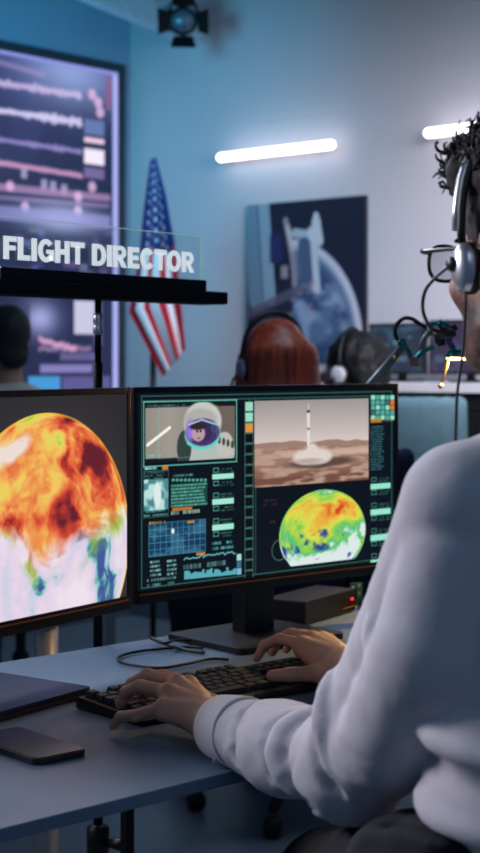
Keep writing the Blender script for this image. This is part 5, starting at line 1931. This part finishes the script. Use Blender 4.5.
def hair_bushy(F, h_, HA):
    F.ell(h_(0, -0.026, 0.048), (0.094, 0.110, 0.100), HA, 0)
    F.ell(h_(0, -0.075, -0.020), (0.082, 0.060, 0.075), HA, 0.03)
    F.ell(h_(0, 0.115, -0.035), (0.080, 0.062, 0.095), HA, 0.01, 'sub')
    F.displace(lambda x, y, z: 0.022*(fbm(x*45, y*45, z*45, 3)-0.5), 0.04)

face = lambda x, y: math.atan2(-x, y)          # rotation that turns +y to (x, y)
# red haired woman in front of the poster
RED = pmat('red_hair', (165, 68, 42), 0.42, var=0.55, scale=1.0, bump=0.3, bscale=160, stretch=(75, 75, 5))
a = face(-0.40, 0.92)
wloc = Vector((0.128, 4.30, 0))
w_, h_, r_, f_ = seated(wloc, a, 0.465, 'woman with long red hair seen from behind below the poster', (205, 165, 148), (60, 64, 84), (40, 42, 54), hair_long, RED, 0.04)
simple_headset(w_, h_, r_, f_, 'dark headset worn by the red haired woman', -1)
CH1 = pmat('purple_chair_fabric', (44, 38, 66), 0.9, bump=0.15)
office_chair(wloc+Vector((0.02, -0.045, 0)), a, 0.465, 'dark purple office chair under the red haired woman', CH1, False, 0.52)
# dark haired person at the right, side on
a2 = face(-0.80, 0.60)
dloc = Vector((0.52, 5.20, 0))
DK = pmat('black_brown_hair', (20, 22, 24), 0.6, var=0.3, scale=60, bump=0.6, bscale=140)
d_, h2, r2, f2 = seated(dloc, a2, 0.44, 'person with bushy dark hair turned left beneath the poster\'s right corner', (170, 120, 100), (120, 140, 160), (40, 44, 52), hair_bushy, DK, 0.10, 0.1, 0.46, 0.77)
simple_headset(d_, h2, r2, f2, 'headset with white ear cups on the bushy haired person', -1, True)
office_chair(Vector((0.50, 5.20, 0)), face(-0.06, 1.0), 0.44, 'pale teal office chair with rounded back under the bushy haired person', pmat('teal_chair_fabric', (132, 172, 182), 0.8, bump=0.1), False, 0.66)
# man by the wall screen at the left
a3 = face(-0.55, 0.83)
lloc = Vector((-0.815, 5.55, 0))
DK2 = pmat('short_dark_hair', (38, 36, 40), 0.6, var=0.3, scale=60, bump=0.5, bscale=160)
l_, h3, r3, f3 = seated(lloc, a3, 0.545, 'person with short dark hair in cream shirt before the wall screen', (168, 126, 108), (206, 200, 186), (50, 52, 60), hair_short, DK2, 0.04)
office_chair(lloc+Vector((0.03, -0.045, 0)), a3, 0.545, 'dark office chair under the person in cream', M_BLACK, False, 0.40)
# the man's own chair, mostly below the picture
mch = Vector((0.355, 1.455, 0))
office_chair(mch, math.atan2(-bf[0], bf[1]), 0.600, 'black office chair the man in the white shirt sits on', pmat('black_chair_fabric', (24, 24, 28), 0.9, bump=0.15), False, 0.40)

# ================================================================== FURNITURE BEHIND
def table(name, loc, ang, L_, W_, H_, label, leg_mat, group=None):
    t = tag(empty(name, loc, ang), label, 'table' if 'table' in name else 'desk', group)
    MB().box((0, 0, H_-0.012), (L_, W_, 0.024)).build('tabletop', M_WHITE, t, 0.003)
    for sx in (-1, 1):
        for sy in (-1, 1):
            MB().box((sx*(L_/2-0.06), sy*(W_/2-0.06), (H_-0.024)/2), (0.045, 0.045, H_-0.024)).build('table_leg', leg_mat, t, 0.003)
    return t
# chrome post table behind the left monitor
pt = tag(empty('pedestal_table', (-0.405, 3.20, 0)), 'round table on a chrome post behind the globe monitor', 'table')
MB().lathe((0, 0, 0.710), (0, 0, 1), [(0, 0), (0.065, 0), (0.07, 0.005), (0.07, 0.013), (0.065, 0.016), (0, 0.016)], 40).build('tabletop', M_WHITE, pt)
MB().tube([(0, 0, 0.02), (0, 0, 0.712)], 0.027, 24).build('chrome_post', M_CHROME, pt)
MB().lathe((0, 0, 0.0), (0, 0, 1), [(0, 0), (0.17, 0), (0.17, 0.012), (0.05, 0.03), (0.027, 0.04)], 36).build('foot_disc', M_CHROME, pt)
# desks of the rear rows
dw = desk_w(3.42, 3.70, 0)
table('white_desk', dw, DESK_ANG, 0.86, 0.52, 0.735, 'white desk the red haired woman sits at', M_WHITE)
d2 = dloc+Vector((-0.50*1.0, 0.33, 0))
# raised console with displays at the right
cl_ = tag(empty('console_desk', tuple(wr(2.05, 0, 0.32))), 'tall pale console carrying dark displays by the right wall', 'console')
ca = math.atan2(WR.y, WR.x)
cl_.rotation_euler = (0, 0, ca)
MB().box((0, 0, 1.137), (0.90, 0.40, 0.035)).build('console_top', M_WHITE, cl_, 0.004)
MB().box((0, 0.0, 1.085), (0.84, 0.34, 0.065)).build('dark_rail', M_BLACK, cl_, 0.004)
for sx in (-0.41, -0.10, 0.24, 0.41):
    MB().box((sx, 0, 0.525), (0.06, 0.34, 1.05)).build('side_panel', M_BLACK if sx in (-0.10, 0.24) else M_WHITE, cl_, 0.004)
MB().box((0.0, 0.16, 0.56), (0.80, 0.02, 0.98)).build('back_panel', M_WHITE, cl_)
MB().box((0.07, -0.12, 0.80), (0.28, 0.03, 0.50)).build('cabinet_door', M_WHITE, cl_, 0.004)
def small_display(x, y, w, h, label, pal, seed, rz=0.0):
    Mw = Matrix.Translation(cl_.location) @ Matrix.Rotation(ca, 4, 'Z')
    p = Mw @ Vector((x, y, 1.1548))
    t = tag(empty('display', p, ca+rz), label, 'display', 'displays on the tall console')
    MB().box((0, 0.0, h/2+0.03), (w, 0.022, h)).build('display_frame', M_BLACK, t, 0.003)
    MB().box((0, 0.03, 0.05), (0.03, 0.02, 0.10)).build('stand_neck', M_BLACK, t)
    MB().box((0, 0.03, 0.004), (0.14, 0.10, 0.007)).build('stand_foot', M_BLACK, t, 0.002)
    pc = Pic(80, 50, pal[0])
    pc.asp = w/h
    r = np.random.RandomState(seed)
    n = fbm(pc.u*5+seed, pc.v*4, pc.u*0+seed, 3)
    pc.paint(np.clip((n-0.45)*5, 0, 1), pal[1], 0.8)
    for k in range(7):
        u, v = r.rand()*0.8, r.rand()*0.8
        pc.rect(u, v, u+0.05+0.2*r.rand(), v+0.04+0.12*r.rand(), pal[2], 0.6)
    pic_mesh('screen', pc, (-w/2+0.012, -0.0125, 0.042), (w-0.024, 0, 0), (0, 0, h-0.024), attr_mat('display_glow', 0.4, 1.1), t)
small_display(-0.235, 0.02, 0.27, 0.20, 'small dark display with teal picture, left on the tall console', ((30, 44, 62), (54, 92, 112), (96, 130, 150)), 3)
small_display(0.085, 0.02, 0.33, 0.21, 'display with purple picture behind the man\'s chin', ((46, 40, 66), (92, 76, 118), (70, 110, 130)), 8)

# ------------------------------------------------------------------ soldering helper with clips behind the right monitor
hb = Vector((0.285, 3.085, DESK_Z))
hh = tag(empty('helping_hand_lamp', hb), 'jointed clamp arm with teal clips and small lamp behind the dashboard monitor', 'lamp')
q = lambda px, py, dY=0.0: P(px, py, 3.085+dY)-hb
MB().lathe((0, 0, 0.0005), (0, 0, 1), [(0, 0), (0.048, 0), (0.048, 0.012), (0.042, 0.02), (0.014, 0.024), (0.012, 0.05), (0, 0.05)], 28).build('lamp_base', M_BLACKMETAL, hh)
M_ARM = pmat('arm_grey', (120, 132, 134), 0.35, 0.5)
M_TEALM = pmat('teal_metal', (40, 130, 138), 0.25, 0.7, scale=80)
M_BRASS = pmat('brass_tip', (205, 165, 80), 0.3, 0.9)
MB().tube([(0, 0, 0.04), q(352, 470), q(352, 410)], 0.009, 12).build('lower_arm', M_ARM, hh)
MB().tube([q(352, 410), q(372, 384), q(404, 345)], [0.010, 0.0105, 0.008], 12).build('upper_arm', M_ARM, hh)
MB().sphere(q(352, 410), 0.014).build('arm_joint', M_BLACKMETAL, hh)
m = MB().lathe(q(402, 343)-Vector((0, 0.012, 0)), (0, 1, 0), [(0, 0), (0.008, 0), (0.009, 0.004), (0.009, 0.020), (0.008, 0.024), (0, 0.024)], 18)
m.build('arm_joint', M_TEALM, hh)
MB().sphere(q(395.5, 358, -0.01), 0.005, 10, 6).build('joint_screw', M_BRASS, hh)
MB().tube(catmull([q(398, 341), q(395, 333), q(397, 324), q(404, 318.5), q(412, 319), q(420, 324), q(428, 328)], 6), 0.0042, 10).build('flex_cable', M_CABLE, hh)
MB().tube(catmull([q(404, 345), q(409, 352), q(413, 362), q(418, 356), q(424, 351), q(435, 346)], 5), 0.0046, 10).build('clip_arm', M_TEALM, hh)
MB().tube(catmull([q(421, 349), q(423, 341), q(428, 334), q(436, 330)], 5), 0.0055, 10).build('clip_arm', M_ARM, hh)
m = MB()
for a_, b_, r in (((427, 326), (443, 324), 0.008), ((430, 330), (446, 334), 0.009), ((438, 322), (450, 330), 0.008), ((443, 336), (452, 339), 0.007)):
    m.tube([q(*a_), q(*b_)], r, 10)
m.build('clip_body', M_TEALM, hh)
m = MB()
m.tube([q(438, 334), q(441, 346)], 0.010, 10).tube([q(448, 332), q(456, 326)], 0.008, 10)
m.build('clip_hinge', M_BLACK, hh)
for a_ in ((429, 329), (436, 345.5), (446, 336), (441, 332), (450, 331)):
    MB().sphere(q(a_[0], a_[1], -0.012), 0.0045, 10, 6).build('clip_screw', M_SILVER, hh)
m = MB()
m.prism([(-0.010, -0.008), (0.010, -0.012), (0.008, 0.006), (-0.006, 0.010)], -0.004, 0.004, Matrix.Translation(q(414, 361, -0.004)) @ Matrix.Rotation(PI/2, 4, 'X'))
m.build('cork_pad', pmat('cork', (150, 110, 96), 0.8), hh)
MB().tube([q(447, 338), q(451, 345), q(456, 352)], 0.006, 10).build('lamp_stem', pmat('violet_metal', (90, 80, 150), 0.3, 0.6), hh)
lc_ = q(457, 356.5)
MB().lathe(lc_, (0, 0, 1), [(0.023, -0.002), (0.024, 0.0), (0.020, 0.010), (0.010, 0.018), (0.0, 0.020)], 24).build('lamp_shade', M_TEALM, hh)
MB().lathe(lc_+Vector((0, 0, -0.0065)), (0, 0, 1), [(0, -0.001), (0.019, 0.0), (0.0215, 0.003), (0.020, 0.005), (0, 0.006)], 24).build('lamp_glow', pmat('warm_lamp', (255, 236, 190), 0.4, emit=(255, 222, 150), estr=9), hh)
MB().tube([q(449, 357, -0.01), q(446, 368, -0.01), q(441.5, 384, -0.01)], 0.0022, 8).build('pull_chain', M_BRASS, hh)
MB().sphere(q(440.5, 386, -0.01), 0.0055, 10, 6).build('chain_bead', M_BRASS, hh)
wl_ = bpy.data.lights.new('helping_lamp_light', 'SPOT')
wl_.energy = 21
wl_.color = (1.0, 0.56, 0.26)
wl_.spot_size = math.radians(124)
wl_.spot_blend = 0.6
wl_.shadow_soft_size = 0.02
wo = bpy.data.objects.new('helping_lamp_light', wl_)
COL.objects.link(wo)
wo.parent = hh
wo.location = lc_+Vector((0, 0, -0.016))
wo.rotation_euler = (-0.5, 0.35, 0)
# little circuit board beside the small computer
cb = tag(empty('circuit_board', on_desk(356, 606, 0.0)), 'little upright circuit board with green glints beside the small computer', 'circuit board')
MB().box((0, 0, 0.024), (0.03, 0.004, 0.046), Matrix.Rotation(0.5, 3, 'Z')).build('board', pmat('board_green', (34, 84, 78), 0.35), cb)
for k, (x, z, c) in enumerate(((-0.006, 0.038, (220, 240, 220)), (0.006, 0.026, (120, 200, 170)), (-0.003, 0.012, (170, 160, 110)), (0.007, 0.042, (160, 170, 170)))):
    MB().box((x-0.001, -0.005, z), (0.006, 0.005, 0.006)).build('component', pmat('component_metal', c, 0.25, 0.3), cb)
